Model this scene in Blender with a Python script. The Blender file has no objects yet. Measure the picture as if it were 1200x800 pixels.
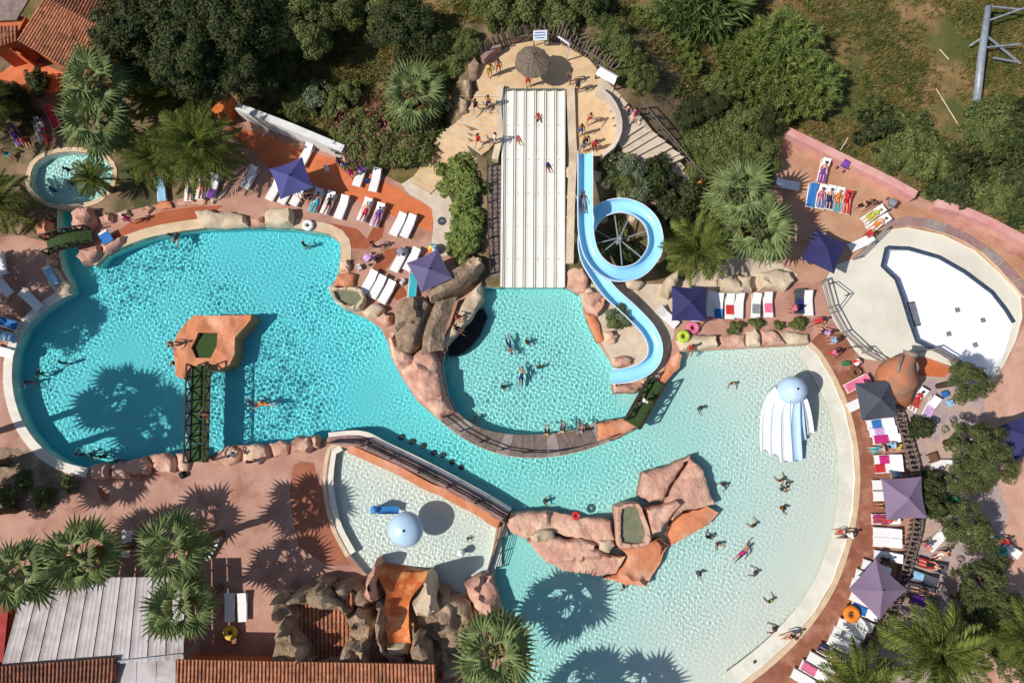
import bpy, math, random
import numpy as np
from mathutils import Vector, Matrix, noise
from mathutils.geometry import delaunay_2d_cdt
R = math.radians
SC = bpy.context.scene
COL = SC.collection

# ------------------------------------------------------------------ camera
CAM_H, CAM_TILT, FPX = 50.0, R(9.1), 811.0
cam_d = bpy.data.cameras.new('camera'); cam = bpy.data.objects.new('camera', cam_d); COL.objects.link(cam)
cam.location = (0, 0, CAM_H); cam.rotation_euler = (CAM_TILT, 0, 0)
cam_d.sensor_width = 36; cam_d.lens = 36 * FPX / 1200; cam_d.clip_end = 2000
SC.camera = cam

# ------------------------------------------------------------------ sky and sun
SUN_EL, SUN_AZ = R(48), R(18)          # light travels towards +X, a little towards +Y
world = bpy.data.worlds.new('World'); SC.world = world; world.use_nodes = True
wn = world.node_tree
sky = wn.nodes.new('ShaderNodeTexSky'); sky.sky_type = 'NISHITA'; sky.sun_disc = False
sky.sun_elevation = SUN_EL; sky.sun_rotation = R(270) - SUN_AZ
wn.links.new(sky.outputs[0], wn.nodes['Background'].inputs[0])
wn.nodes['Background'].inputs[1].default_value = 0.085
sun_d = bpy.data.lights.new('sun', 'SUN'); sun_d.energy = 4.0; sun_d.angle = R(0.5); sun_d.color = (1, .955, .88)
sun = bpy.data.objects.new('sun', sun_d); COL.objects.link(sun)
sdir = Vector((math.cos(SUN_AZ) * math.cos(SUN_EL), math.sin(SUN_AZ) * math.cos(SUN_EL), -math.sin(SUN_EL)))
sun.rotation_euler = sdir.to_track_quat('-Z', 'Y').to_euler()
sun_d.cycles.is_caustics_light = True     # sunlight is focused by the waves on the pool floors
vs = SC.view_settings; vs.view_transform = 'Standard'; vs.look = 'None'; vs.exposure = 0.1; vs.gamma = 1
cy = SC.cycles
cy.caustics_refractive = True; cy.caustics_reflective = False
cy.max_bounces = 8; cy.diffuse_bounces = 3; cy.transmission_bounces = 6; cy.transparent_max_bounces = 8; cy.volume_bounces = 0
cy.sample_clamp_indirect = 4; cy.use_denoising = True
try: cy.denoiser = 'OPENIMAGEDENOISE'
except Exception: pass

# ------------------------------------------------------------------ helpers
_c, _s = math.cos(CAM_TILT), math.sin(CAM_TILT)
def P(px, py, z=0.0):
    """ground plan position of something seen at photo pixel (px,py) at height z"""
    dx, dy = (px - 600) / FPX, (400 - py) / FPX
    d = (dx, dy * _c + _s, dy * _s - _c)
    t = (z - CAM_H) / d[2]
    return Vector((d[0] * t, d[1] * t, z))
def PL(pts, z=0.0): return [P(x, y, z) for x, y in pts]
def ang(px, py, deg, z=0.0):
    """image direction (deg, 0 right, 90 up) at a pixel -> world heading"""
    a = P(px, py, z); b = P(px + 10 * math.cos(R(deg)), py - 10 * math.sin(R(deg)), z)
    return math.atan2(b.y - a.y, b.x - a.x)
def srgb(r, g, b):
    f = lambda c: (c / 255 / 12.92) if c / 255 <= .04045 else ((c / 255 + .055) / 1.055) ** 2.4
    return (f(r), f(g), f(b), 1)
rnd = random.Random(7)

MATS = {}
def mat(name, c1, c2=None, scale=1.0, rough=.8, bump=0, bscale=None, c3=None, s3=.3, island=0.0, spec=.3, detail=4, coords='pos', fac=(.35, .65), f3=(.45, .6), dist=.1):
    """procedural Principled material: two noise-mixed tones, optional third in patches, bump"""
    m = bpy.data.materials.new(name); MATS[name] = m; m.use_nodes = True
    nt = m.node_tree; b = nt.nodes['Principled BSDF']
    b.inputs['Roughness'].default_value = rough; b.inputs['Specular IOR Level'].default_value = spec
    if coords == 'pos':
        g = nt.nodes.new('ShaderNodeNewGeometry'); co = g.outputs['Position']
    else:
        g = nt.nodes.new('ShaderNodeTexCoord'); co = g.outputs['Object']
    def noise_n(s, det=detail):
        n = nt.nodes.new('ShaderNodeTexNoise'); n.inputs['Scale'].default_value = s; n.inputs['Detail'].default_value = det
        n.inputs['Roughness'].default_value = .6
        nt.links.new(co, n.inputs['Vector']); return n
    def ramp(n, lo, hi):
        r = nt.nodes.new('ShaderNodeMapRange'); r.inputs[1].default_value = lo; r.inputs[2].default_value = hi
        nt.links.new(n.outputs[0], r.inputs[0]); return r
    def mix(f, a, bb):
        x = nt.nodes.new('ShaderNodeMix'); x.data_type = 'RGBA'
        nt.links.new(f, x.inputs[0])
        for v, i in ((a, 6), (bb, 7)):
            if isinstance(v, tuple): x.inputs[i].default_value = v
            else: nt.links.new(v, x.inputs[i])
        return x.outputs[2]
    col = c1
    if c2: col = mix(ramp(noise_n(scale), *fac).outputs[0], c1, c2)
    if c3: col = mix(ramp(noise_n(s3, 6), *f3).outputs[0], col, c3)
    if island:
        gi = nt.nodes.new('ShaderNodeNewGeometry')
        mr = nt.nodes.new('ShaderNodeMapRange'); mr.inputs[3].default_value = 1 - island; mr.inputs[4].default_value = 1 + island
        nt.links.new(gi.outputs['Random Per Island'], mr.inputs[0])
        h = nt.nodes.new('ShaderNodeHueSaturation')
        nt.links.new(mr.outputs[0], h.inputs['Value'])
        if isinstance(col, tuple): h.inputs['Color'].default_value = col
        else: nt.links.new(col, h.inputs['Color'])
        col = h.outputs[0]
    if isinstance(col, tuple): b.inputs['Base Color'].default_value = col
    else: nt.links.new(col, b.inputs['Base Color'])
    if bump:
        bn = nt.nodes.new('ShaderNodeBump'); bn.inputs['Strength'].default_value = bump; bn.inputs['Distance'].default_value = dist
        nt.links.new(noise_n(bscale or scale * 4, 8).outputs[0], bn.inputs['Height']); nt.links.new(bn.outputs[0], b.inputs['Normal'])
    return m
def plain(name, rgb, rough=.6, var=.12):
    c = srgb(*rgb); d = tuple(min(1, v * (1 - var)) for v in c[:3]) + (1,)
    return mat(name, c, d, scale=3, rough=rough, coords='obj')

def tag(o, label=None, cat=None, group=None, kind=None):
    if label: o['label'] = label
    if cat: o['category'] = cat
    if group: o['group'] = group
    if kind: o['kind'] = kind
    return o
def empty(name, loc=(0, 0, 0), rz=0, label=None, cat=None, group=None):
    o = bpy.data.objects.new(name, None); COL.objects.link(o); o.empty_display_size = .2
    o.location = loc; o.rotation_euler = (0, 0, rz); tag(o, label, cat, group); return o
def link(name, me, parent=None, m=None, loc=None, rz=None):
    o = bpy.data.objects.new(name, me); COL.objects.link(o)
    if parent is not None: o.parent = parent
    if m is not None:
        if len(me.materials) == 0: me.materials.append(m)
        if me.materials[0] is not m:
            o.material_slots[0].link = 'OBJECT'; o.material_slots[0].material = m
    if loc is not None: o.location = loc
    if rz is not None: o.rotation_euler = (0, 0, rz)
    return o
def copy_tree(o, parent=None):
    c = o.copy(); COL.objects.link(c)
    if parent is not None: c.parent = parent
    for ch in list(o.children): copy_tree(ch, c)
    return c

class MB:
    """collects shapes; build() links them as one mesh object"""
    def __init__(s): s.v = []; s.f = []; s.mi = []; s.cur = 0
    def add(s, vs, fs):
        n = len(s.v); s.v += [tuple(v) for v in vs]; s.f += [tuple(i + n for i in f) for f in fs]; s.mi += [s.cur] * len(fs); return s
    def box(s, c, size, rz=0, M=None, top=1.0):
        x, y, z = (d / 2 for d in size); vs = []
        for sz in (-1, 1):
            k = top if sz > 0 else 1
            for a, b in ((-1, -1), (1, -1), (1, 1), (-1, 1)): vs.append(Vector((a * x * k, b * y * k, sz * z)))
        rot = Matrix.Rotation(rz, 3, 'Z') if M is None else M
        vs = [rot @ v + Vector(c) for v in vs]
        return s.add(vs, [(3, 2, 1, 0), (4, 5, 6, 7), (0, 1, 5, 4), (1, 2, 6, 5), (2, 3, 7, 6), (3, 0, 4, 7)])
    def beam(s, a, b, w, h, up=(0, 0, 1)):
        a, b = Vector(a), Vector(b); d = b - a; L = d.length
        if L < 1e-6: return s
        d /= L; u = Vector(up)
        if abs(d.dot(u)) > .98: u = Vector((1, 0, 0))
        r = d.cross(u).normalized(); u2 = r.cross(d)
        M = Matrix((d, r, u2)).transposed()
        return s.box((a + b) / 2, (L, w, h), M=M)
    def tube(s, path, rad, n=8, cap=True):
        path = [Vector(p) for p in path]; rads = rad if isinstance(rad, (list, tuple)) else [rad] * len(path)
        rings = []; up = Vector((0, 0, 1)); base = len(s.v); vs = []
        for i, p in enumerate(path):
            d = (path[min(i + 1, len(path) - 1)] - path[max(i - 1, 0)])
            d = d.normalized() if d.length > 1e-9 else Vector((0, 0, 1))
            u = up if abs(d.dot(up)) < .95 else Vector((1, 0, 0))
            a = d.cross(u).normalized(); b = a.cross(d)
            vs += [p + (a * math.cos(t) + b * math.sin(t)) * rads[i] for t in [2 * math.pi * k / n for k in range(n)]]
        fs = []
        for i in range(len(path) - 1):
            for k in range(n):
                fs.append((i * n + k, i * n + (k + 1) % n, (i + 1) * n + (k + 1) % n, (i + 1) * n + k))
        if cap: fs += [tuple(range(n - 1, -1, -1)), tuple((len(path) - 1) * n + k for k in range(n))]
        return s.add(vs, fs)
    def lathe(s, prof, n=24, c=(0, 0, 0), M=None):
        vs = []; fs = []
        for r, z in prof:
            for k in range(n):
                t = 2 * math.pi * k / n; v = Vector((r * math.cos(t), r * math.sin(t), z))
                vs.append((M @ v if M else v) + Vector(c))
        for i in range(len(prof) - 1):
            for k in range(n): fs.append((i * n + k, i * n + (k + 1) % n, (i + 1) * n + (k + 1) % n, (i + 1) * n + k))
        return s.add(vs, fs)
    def prism(s, poly, z0, z1):
        """poly: list of (x,y[,z]) counter-clockwise or not; convex or simple"""
        pts = [Vector((p[0], p[1])) for p in poly]
        if area(pts) < 0: pts.reverse()
        n = len(pts); t = tri(pts)
        vs = [(p.x, p.y, z0) for p in pts] + [(p.x, p.y, z1) for p in pts]
        fs = [(i, (i + 1) % n, n + (i + 1) % n, n + i) for i in range(n)]
        fs += [tuple(n + i for i in f) for f in t] + [tuple(reversed(f)) for f in t]
        return s.add(vs, fs)
    def mesh(s, name, smooth=False):
        me = bpy.data.meshes.new(name); me.from_pydata(s.v, [], s.f)
        if any(s.mi): me.polygons.foreach_set('material_index', s.mi)
        if smooth: me.polygons.foreach_set('use_smooth', [True] * len(me.polygons))
        me.update(); return me
    def build(s, name, m, parent=None, smooth=False, loc=None, rz=None):
        me = s.mesh(name, smooth)
        for x in (m if isinstance(m, (list, tuple)) else [m]): me.materials.append(x)
        return link(name, me, parent, None, loc, rz)
def area(p): return sum(p[i][0] * p[(i + 1) % len(p)][1] - p[(i + 1) % len(p)][0] * p[i][1] for i in range(len(p))) / 2
def tri(pts):
    r = delaunay_2d_cdt([Vector((p[0], p[1])) for p in pts], [], [list(range(len(pts)))], 1, 1e-5)
    if len(r[0]) != len(pts): return [tuple(range(len(pts)))]
    m = [o[0] for o in r[3]]
    return [tuple(m[i] for i in f) for f in r[2]]
def inside(pts, poly):
    """numpy even-odd test"""
    x, y = pts[:, 0], pts[:, 1]; res = np.zeros(len(pts), bool); n = len(poly)
    for i in range(n):
        x1, y1 = poly[i][0], poly[i][1]; x2, y2 = poly[(i + 1) % n][0], poly[(i + 1) % n][1]
        if y1 == y2: continue
        c = ((y1 > y) != (y2 > y)); res ^= c & (x < (x2 - x1) * (y - y1) / (y2 - y1) + x1)
    return res
def dist_path(pts, path, closed=False):
    d = np.full(len(pts), 1e9); n = len(path)
    for i in range(n if closed else n - 1):
        a = np.array(path[i][:2]); b = np.array(path[(i + 1) % n][:2]); ab = b - a
        t = np.clip(((pts - a) @ ab) / max(ab @ ab, 1e-9), 0, 1)
        d = np.minimum(d, np.linalg.norm(pts - a - t[:, None] * ab, axis=1))
    return d
def smooth_path(pts, closed=False, step=.5):
    """Catmull-Rom through the points, resampled"""
    n = len(pts); out = []; pts = [Vector(p) for p in pts]
    for i in range(n if closed else n - 1):
        g = (lambda k: pts[k % n]) if closed else (lambda k: pts[max(0, min(n - 1, k))])
        p0, p1, p2, p3 = g(i - 1), g(i), g(i + 1), g(i + 2)
        m = max(1, int((p2 - p1).length / step))
        for k in range(m):
            t = k / m
            out.append(.5 * ((2 * p1) + (p2 - p0) * t + (2 * p0 - 5 * p1 + 4 * p2 - p3) * t * t + (3 * p1 - p0 - 3 * p2 + p3) * t ** 3))
    if not closed: out.append(pts[-1])
    return out
def offset_path(path, w):
    out = []
    for i, p in enumerate(path):
        d = (path[min(i + 1, len(path) - 1)] - path[max(i - 1, 0)]); d.z = 0; d.normalize()
        out.append(p + Vector((-d.y, d.x, 0)) * w)
    return out
def sheet(name, poly, holes, z, m, zf=None, grid=0, rec=False, parent=None):
    """flat (or zf-shaped) sheet inside poly minus holes"""
    vs = []; ed = []
    for loop in [poly] + holes:
        n0 = len(vs); vs += [Vector((p[0], p[1])) for p in loop]; ed += [(n0 + i, n0 + (i + 1) % len(loop)) for i in range(len(loop))]
    if grid:
        xs = [p[0] for p in poly]; ys = [p[1] for p in poly]
        g = np.array([(x + rnd.uniform(-.2, .2) * grid, y + rnd.uniform(-.2, .2) * grid) for x in np.arange(min(xs), max(xs), grid) for y in np.arange(min(ys), max(ys), grid)])
        if len(g):
            k = inside(g, poly)
            for h in holes: k &= ~inside(g, h)
            k &= dist_path(g, poly, True) > grid * .4
            vs += [Vector(p) for p in g[k]]
    r = delaunay_2d_cdt(vs, ed, [], 0, 1e-5)
    V = np.array([(v.x, v.y) for v in r[0]]); F = np.array([f for f in r[2]])
    c = V[F].mean(1); k = inside(c, poly)
    for h in holes: k &= ~inside(c, h)
    F = F[k]
    me = bpy.data.meshes.new(name)
    me.from_pydata([(x, y, z + (zf(x, y) if zf else 0)) for x, y in V], [], F.tolist()); me.materials.append(m)
    if zf: me.polygons.foreach_set('use_smooth', [True] * len(me.polygons))
    o = link(name, me, parent)
    if rec: o.cycles.is_caustics_receiver = True
    return o
def ribbon(name, path, w0, w1, z0, z1, m, parent=None, rec=False, zs=None):
    """kerb-like solid strip along a path between two side offsets"""
    a, b = offset_path(path, w0), offset_path(path, w1); mb = MB(); vs = []
    for i in range(len(path)):
        dz = zs[i] if zs else 0
        vs += [(a[i].x, a[i].y, z0 + dz), (b[i].x, b[i].y, z0 + dz), (b[i].x, b[i].y, z1 + dz), (a[i].x, a[i].y, z1 + dz)]
    fs = []
    for i in range(len(path) - 1):
        o = i * 4
        for k in range(4): fs.append((o + k, o + (k + 1) % 4, o + 4 + (k + 1) % 4, o + 4 + k))
    n = (len(path) - 1) * 4; fs += [(3, 2, 1, 0), (n, n + 1, n + 2, n + 3)]
    mb.add(vs, fs); ob = mb.build(name, m, parent)
    if rec: ob.cycles.is_caustics_receiver = True
    return ob
def grid_in(poly, step, pad=1.0):
    xs = [p[0] for p in poly]; ys = [p[1] for p in poly]
    gx = np.arange(min(xs) - 2 * step, max(xs) + 2 * step, step); gy = np.arange(min(ys) - 2 * step, max(ys) + 2 * step, step)
    X, Y = np.meshgrid(gx, gy); pts = np.stack([X.ravel(), Y.ravel()], 1)
    k = inside(pts, poly).reshape(X.shape)
    kk = k.copy()
    kk[1:] |= k[:-1]; kk[:-1] |= k[1:]; kk[:, 1:] |= kk[:, :-1].copy(); kk[:, :-1] |= kk[:, 1:].copy()
    cell = kk[:-1, :-1] | kk[1:, :-1] | kk[:-1, 1:] | kk[1:, 1:]
    idx = np.arange(X.size).reshape(X.shape)
    F = np.stack([idx[:-1, :-1], idx[:-1, 1:], idx[1:, 1:], idx[1:, :-1]], -1)[cell]
    used = np.unique(F); re = np.full(X.size, -1); re[used] = np.arange(len(used))
    return pts[used], re[F]
def np_mesh(name, V, F, m, smooth=True):
    me = bpy.data.meshes.new(name); n = len(V); k = F.shape[1]
    me.vertices.add(n); me.vertices.foreach_set('co', np.asarray(V, np.float32).ravel())
    me.loops.add(len(F) * k); me.loops.foreach_set('vertex_index', F.ravel().astype(np.int32))
    me.polygons.add(len(F)); me.polygons.foreach_set('loop_start', np.arange(0, len(F) * k, k, dtype=np.int32)); me.polygons.foreach_set('loop_total', np.full(len(F), k, np.int32))
    me.update(calc_edges=True); me.validate()
    if smooth: me.polygons.foreach_set('use_smooth', np.ones(len(F), bool))
    if m: me.materials.append(m)
    return me
# ------------------------------------------------------------------ materials
M = MATS
mat('soil', srgb(156, 122, 86), srgb(118, 98, 62), scale=.5, rough=.95, bump=.8, bscale=3, c3=srgb(84, 88, 44), s3=.2, f3=(.42, .58), detail=8)
mat('hillsoil', srgb(150, 124, 98), srgb(112, 96, 66), scale=.5, rough=.95, bump=.6, bscale=3, c3=srgb(78, 76, 48), s3=.3, f3=(.45, .62))
mat('pave', srgb(190, 148, 130), srgb(174, 128, 110), scale=.7, rough=.75, bump=.25, bscale=7, c3=srgb(156, 108, 90), s3=.45, f3=(.5, .66), detail=9, dist=.03)
mat('upterrace', srgb(194, 152, 124), srgb(178, 132, 104), scale=.7, rough=.8, bump=.2, bscale=7, c3=srgb(172, 116, 88), s3=.3, f3=(.52, .7), dist=.03)
mat('paveright', srgb(208, 166, 146), srgb(196, 148, 126), scale=.6, rough=.85, bump=.4, bscale=2, c3=srgb(176, 134, 112), s3=.5, f3=(.5, .7))
mat('terracotta', srgb(214, 122, 78), srgb(200, 108, 66), scale=.8, rough=.7, bump=.2, bscale=8, c3=srgb(180, 92, 56), s3=.3, f3=(.52, .7), dist=.03)
mat('wetrim', srgb(158, 104, 82), srgb(136, 82, 60), scale=.8, rough=.45, bump=.25, bscale=7, c3=srgb(178, 128, 108), s3=.7, f3=(.5, .66), spec=.5, dist=.03)
mat('wetpath', srgb(176, 92, 56), srgb(160, 82, 50), scale=.6, rough=.5, bump=.15, bscale=8, dist=.03)
mat('wetstain', srgb(165, 92, 58), srgb(146, 78, 48), scale=1.2, rough=.35, spec=.5)
mat('whitepath', srgb(214, 198, 180), srgb(198, 180, 160), scale=1.5, rough=.85, bump=.4, bscale=8, dist=.03)
mat('stonepave', srgb(178, 160, 158), srgb(160, 140, 140), scale=2.5, rough=.85, bump=.5, bscale=6, c3=srgb(190, 160, 140), s3=.6, dist=.03)
mat('coping', srgb(218, 194, 162), srgb(200, 172, 140), scale=1.2, rough=.7, bump=.2, bscale=10, dist=.02)
mat('whitecoping', srgb(232, 224, 212), srgb(218, 208, 196), scale=1.2, rough=.7)
def pool_depth_tint():
    # cream beach finish; the water's light absorption with depth is painted in as turquoise
    m = mat('pooldepthtint', srgb(246, 246, 246), srgb(240, 241, 242), scale=.3, rough=.6); nt = m.node_tree; b = nt.nodes['Principled BSDF']
    src = b.inputs['Base Color'].links[0].from_socket
    g = nt.nodes.new('ShaderNodeNewGeometry'); sp = nt.nodes.new('ShaderNodeSeparateXYZ'); nt.links.new(g.outputs['Position'], sp.inputs[0])
    r = nt.nodes.new('ShaderNodeValToRGB'); mr = nt.nodes.new('ShaderNodeMapRange'); mr.inputs[1].default_value = 0; mr.inputs[2].default_value = -1.5
    nt.links.new(sp.outputs[2], mr.inputs[0]); nt.links.new(mr.outputs[0], r.inputs[0])
    e = r.color_ramp.elements; e[0].position = .38; e[0].color = srgb(248, 244, 230); e[1].position = 1; e[1].color = srgb(98, 223, 233)
    for p, c in ((.42, (238, 246, 234)), (.52, (196, 243, 233)), (.62, (158, 239, 232)), (.74, (120, 232, 231))):
        k = e.new(p); k.color = srgb(*c)
    x = nt.nodes.new('ShaderNodeMix'); x.data_type = 'RGBA'; x.blend_type = 'MULTIPLY'; x.inputs[0].default_value = 1
    nt.links.new(src, x.inputs[6]); nt.links.new(r.outputs[0], x.inputs[7]); nt.links.new(x.outputs[2], b.inputs['Base Color'])
pool_depth_tint()
mat('beachwet', srgb(218, 214, 198), srgb(208, 206, 190), scale=.5, rough=.5, c3=srgb(226, 222, 208), s3=.8)
mat('drained', srgb(226, 220, 204), srgb(216, 210, 194), scale=.4, rough=.7, c3=srgb(206, 198, 180), s3=.25, f3=(.5, .75))
mat('whitebasin', srgb(240, 240, 244), srgb(234, 234, 240), scale=.5, rough=.6)
mat('darktile', srgb(70, 82, 100), srgb(52, 62, 80), scale=4, rough=.3)
mat('rockpink', srgb(212, 166, 146), srgb(194, 144, 124), scale=.9, rough=.85, bump=1, bscale=3.2, c3=srgb(226, 190, 162), s3=.5, f3=(.5, .65), dist=.15)
mat('rockorange', srgb(214, 142, 102), srgb(198, 118, 78), scale=.8, rough=.8, bump=.6, bscale=2.4, c3=srgb(222, 166, 136), s3=.4, f3=(.48, .62), dist=.12)
mat('rockgrey', srgb(166, 142, 118), srgb(130, 108, 88), scale=1.6, rough=.9, bump=1, bscale=2.8, c3=srgb(202, 176, 148), s3=.6, f3=(.5, .66), dist=.2)
mat('rockpale', srgb(216, 196, 168), srgb(196, 176, 150), scale=.9, rough=.9, bump=.7, bscale=2.0, c3=srgb(180, 160, 136), s3=.6, f3=(.52, .68), dist=.15)
mat('wood', srgb(132, 116, 108), srgb(104, 90, 84), scale=3, rough=.85, bump=.3, bscale=12, dist=.02)
mat('greywood', srgb(162, 148, 142), srgb(136, 122, 118), scale=3, rough=.85, bump=.3, bscale=12, dist=.02)
mat('mauvewood', srgb(164, 132, 126), srgb(142, 112, 108), scale=2, rough=.85, bump=.3, bscale=12, dist=.02)
mat('darkwood', srgb(62, 52, 44), srgb(46, 38, 32), scale=4, rough=.7)
mat('turf', srgb(62, 84, 42), srgb(50, 70, 36), scale=6, rough=.95, bump=.6, bscale=30, dist=.02)
mat('metal', srgb(150, 156, 164), srgb(128, 134, 142), scale=3, rough=.4, spec=.6)
mat('darkmetal', srgb(60, 60, 66), srgb(48, 48, 52), scale=3, rough=.5)
mat('slidecream', srgb(236, 232, 220), srgb(226, 221, 206), scale=.8, rough=.35, spec=.5)
mat('slidegroove', srgb(120, 118, 108), srgb(104, 102, 94), scale=2, rough=.6)
mat('slideblue', srgb(160, 218, 246), srgb(150, 212, 244), scale=.8, rough=.25, spec=.5)
mat('slidelip', srgb(226, 238, 244), srgb(214, 228, 238), scale=.8, rough=.3, spec=.5)
mat('orangeslide', srgb(214, 116, 62), srgb(186, 90, 46), scale=1.2, rough=.4, c3=srgb(238, 164, 104), s3=.8, f3=(.5, .64), bump=.3, bscale=3, dist=.06)
mat('whitewall', srgb(228, 228, 226), srgb(212, 210, 206), scale=.8, rough=.85, bump=.15, bscale=8, dist=.02)
mat('pinkwall', srgb(222, 172, 160), srgb(208, 148, 142), scale=.7, rough=.85, bump=.2, bscale=5, c3=srgb(206, 128, 132), s3=.8, f3=(.56, .72), dist=.03)
mat('stairstone', srgb(218, 188, 148), srgb(202, 170, 130), scale=1.2, rough=.85, bump=.3, bscale=6, dist=.03)
mat('stairpale', srgb(212, 194, 172), srgb(194, 174, 152), scale=1.2, rough=.85, bump=.3, bscale=6, dist=.03)

def water_mat():
    m = bpy.data.materials.new('poolwater'); m.use_nodes = True; nt = m.node_tree; nt.nodes.clear()
    out = nt.nodes.new('ShaderNodeOutputMaterial'); g = nt.nodes.new('ShaderNodeBsdfGlass')
    g.inputs['IOR'].default_value = 1.18; g.inputs['Roughness'].default_value = 0; g.inputs['Color'].default_value = (.97, 1, 1, 1)
    nt.links.new(g.outputs[0], out.inputs[0]); MATS['water'] = m; return m
WATER = water_mat()

# ------------------------------------------------------------------ the lie of the land
def sstep(a, b, x):
    t = max(0., min(1., (x - a) / (b - a))); return t * t * (3 - 2 * t)
HTOP = 3.85
def HZ(x, y):
    """height of the slide hill above the terrace"""
    ramp = max(0., min(1., (y - 12.0) / 13.3))
    a = -1.7 - 1.7 * max(0., min(1., (y - 18) / 6.))
    lat = sstep(a - 2.7, a, x) * (1 - sstep(7.5, 16.5, x))
    north = 1 - sstep(30.3, 34.5, y)
    dip = 1 - .75 * math.exp(-((x - 7.7) ** 2 + (y - 15.6) ** 2) / 9.0)
    z = HTOP * ramp * lat * north * dip
    if -1.0 < x < 4.2 and y < 25.6: z -= .55 * sstep(-1.0, -.6, x) * (1 - sstep(3.6, 4.1, x)) * (1 - sstep(24.9, 25.5, y))
    return z
def PH(px, py, dz=0.0):
    """point on the hill surface seen at a pixel"""
    z = 1.0
    for _ in range(25):
        p = P(px, py, z + dz); z = .5 * z + .5 * HZ(p.x, p.y)
    p = P(px, py, z + dz); return p

# pool outlines (photo pixels, ground level)
BEACH = [(946, 404), (958, 416), (975, 445), (990, 480), (999, 520), (1002, 560), (999, 600), (990, 640), (976, 680), (955, 716), (925, 752), (892, 782), (860, 806)]
CRES_OUT = [(516, 493), (540, 512), (570, 527), (600, 535), (640, 536), (680, 529), (715, 517), (740, 505), (756, 494)]
CRES_IN = [(736, 489), (722, 491), (697, 495), (672, 504), (640, 509), (606, 509), (576, 505), (553, 496), (536, 482)]
POOL = [(67, 243), (90, 241), (89, 262), (89, 285), (97, 306), (112, 311), (125, 298), (147, 288), (175, 278), (210, 271), (240, 267), (300, 265), (345, 267), (385, 274), (399, 285), (399, 302), (396, 322), (387, 338), (392, 353), (408, 363), (428, 372), (446, 384), (454, 400), (459, 420), (471, 442), (490, 471)] \
    + CRES_OUT + CRES_IN + [(525, 462), (521, 442), (519, 425), (523, 408), (538, 392), (552, 372), (566, 352), (567, 336), (662, 336), (680, 345), (684, 366), (694, 390), (708, 412), (722, 432), (722, 458), (748, 458), (772, 452), (788, 438), (797, 412)] \
    + BEACH + [(800, 832), (720, 845), (640, 842), (606, 812), (602, 775), (594, 735), (586, 705), (574, 676), (572, 668), (584, 632), (597, 600), (560, 578), (500, 546), (452, 523), (424, 510), (386, 512), (370, 516), (340, 519), (300, 521), (268, 522), (250, 533), (225, 535), (180, 540), (132, 546), (98, 549), (74, 541), (50, 525), (30, 500), (18, 470), (14, 440), (17, 412), (28, 386), (48, 365), (70, 350), (83, 342), (80, 328), (73, 315), (69, 298), (67, 270)]
KIDS = [(388, 527), (396, 522), (412, 527), (450, 544), (500, 569), (550, 596), (582, 616), (577, 645), (570, 670), (560, 690), (530, 700), (490, 700), (450, 690), (424, 668), (408, 648), (394, 620), (386, 590), (383, 560)]
SPA = [(36, 210), (40, 194), (54, 183), (78, 178), (105, 180), (124, 188), (132, 200), (128, 220), (112, 234), (91, 239), (66, 239), (48, 232), (38, 222)]
DRY = [(963, 335), (975, 312), (1003, 302), (1034, 270), (1062, 266), (1105, 275), (1142, 293), (1172, 320), (1196, 346), (1198, 372), (1190, 400), (1178, 425), (1165, 447), (1140, 436), (1112, 428), (1076, 416), (1034, 424), (1010, 420), (990, 399), (975, 374)]
BASIN = [(1041, 291), (1066, 292), (1101, 302), (1131, 319), (1163, 343), (1178, 362), (1188, 378), (1178, 412), (1164, 444), (1142, 431), (1118, 418), (1076, 398), (1068, 374), (1060, 348), (1052, 326), (1036, 311)]
W = {k: PL(v) for k, v in dict(pool=POOL, kids=KIDS, spa=SPA, dry=DRY, basin=BASIN).items()}
HOLES = [W['pool'], W['kids'], W['spa'], W['dry']]

# ground and pavings (each sheet a few millimetres above the one below)
B = 320.
tag(sheet('ground', [Vector(p) for p in ((-B, -B, 0), (B, -B, 0), (B, B, 0), (-B, B, 0))], HOLES, 0.0, M['soil']), kind='structure')
V, F = grid_in([(-11, 11.9), (17, 11.9), (17, 36), (-11, 36)], .4)
Z = np.array([HZ(x, y) + (.10 * noise.noise((x * .8, y * .8, 0)) if HZ(x, y) > .3 else 0) for x, y in V])
keep = (Z[F].max(1) > .12)
Z = np.where(Z < .01, -.05, Z)
hill = link('hillside', np_mesh('hillside', np.c_[V, Z], F[keep], M['hillsoil'])); tag(hill, kind='structure')
def floor_sheet(name, px, z, m, holes=HOLES): return tag(sheet(name, PL(px), holes, z, M[m]), kind='structure')
floor_sheet('pool_terrace', [(-90, 120), (30, 118), (150, 205), (255, 140), (275, 128), (402, 182), (470, 215), (520, 228), (535, 300), (566, 330), (575, 337), (660, 337), (700, 345), (765, 352), (800, 335), (918, 300), (905, 150), (1050, 218), (1210, 292), (1290, 330), (1290, 900), (-90, 900)], .008, 'pave')
floor_sheet('upper_terrace', [(915, 168), (1040, 222), (1095, 255), (1210, 310), (1210, 352), (1195, 344), (1140, 290), (1105, 272), (1062, 262), (1034, 268), (1003, 300), (963, 330), (930, 330), (920, 300), (900, 240)], .014, 'upterrace')
floor_sheet('upper_terrace', [(262, 150), (290, 152), (400, 190), (470, 222), (482, 232), (500, 237), (508, 252), (506, 272), (470, 258), (445, 246), (376, 219), (352, 208), (322, 205), (300, 180)], .014, 'terracotta')
floor_sheet('side_terrace', [(1180, 425), (1200, 380), (1290, 380), (1290, 900), (1170, 900), (1165, 760), (1180, 600), (1160, 520), (1150, 445)], .014, 'paveright')
floor_sheet('stone_terrace', [(1068, 436), (1110, 438), (1150, 445), (1160, 520), (1180, 600), (1165, 760), (1140, 830), (985, 830), (1020, 760), (1052, 700), (1066, 640), (1074, 580), (1062, 520), (1046, 470)], .018, 'stonepave')
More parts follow.
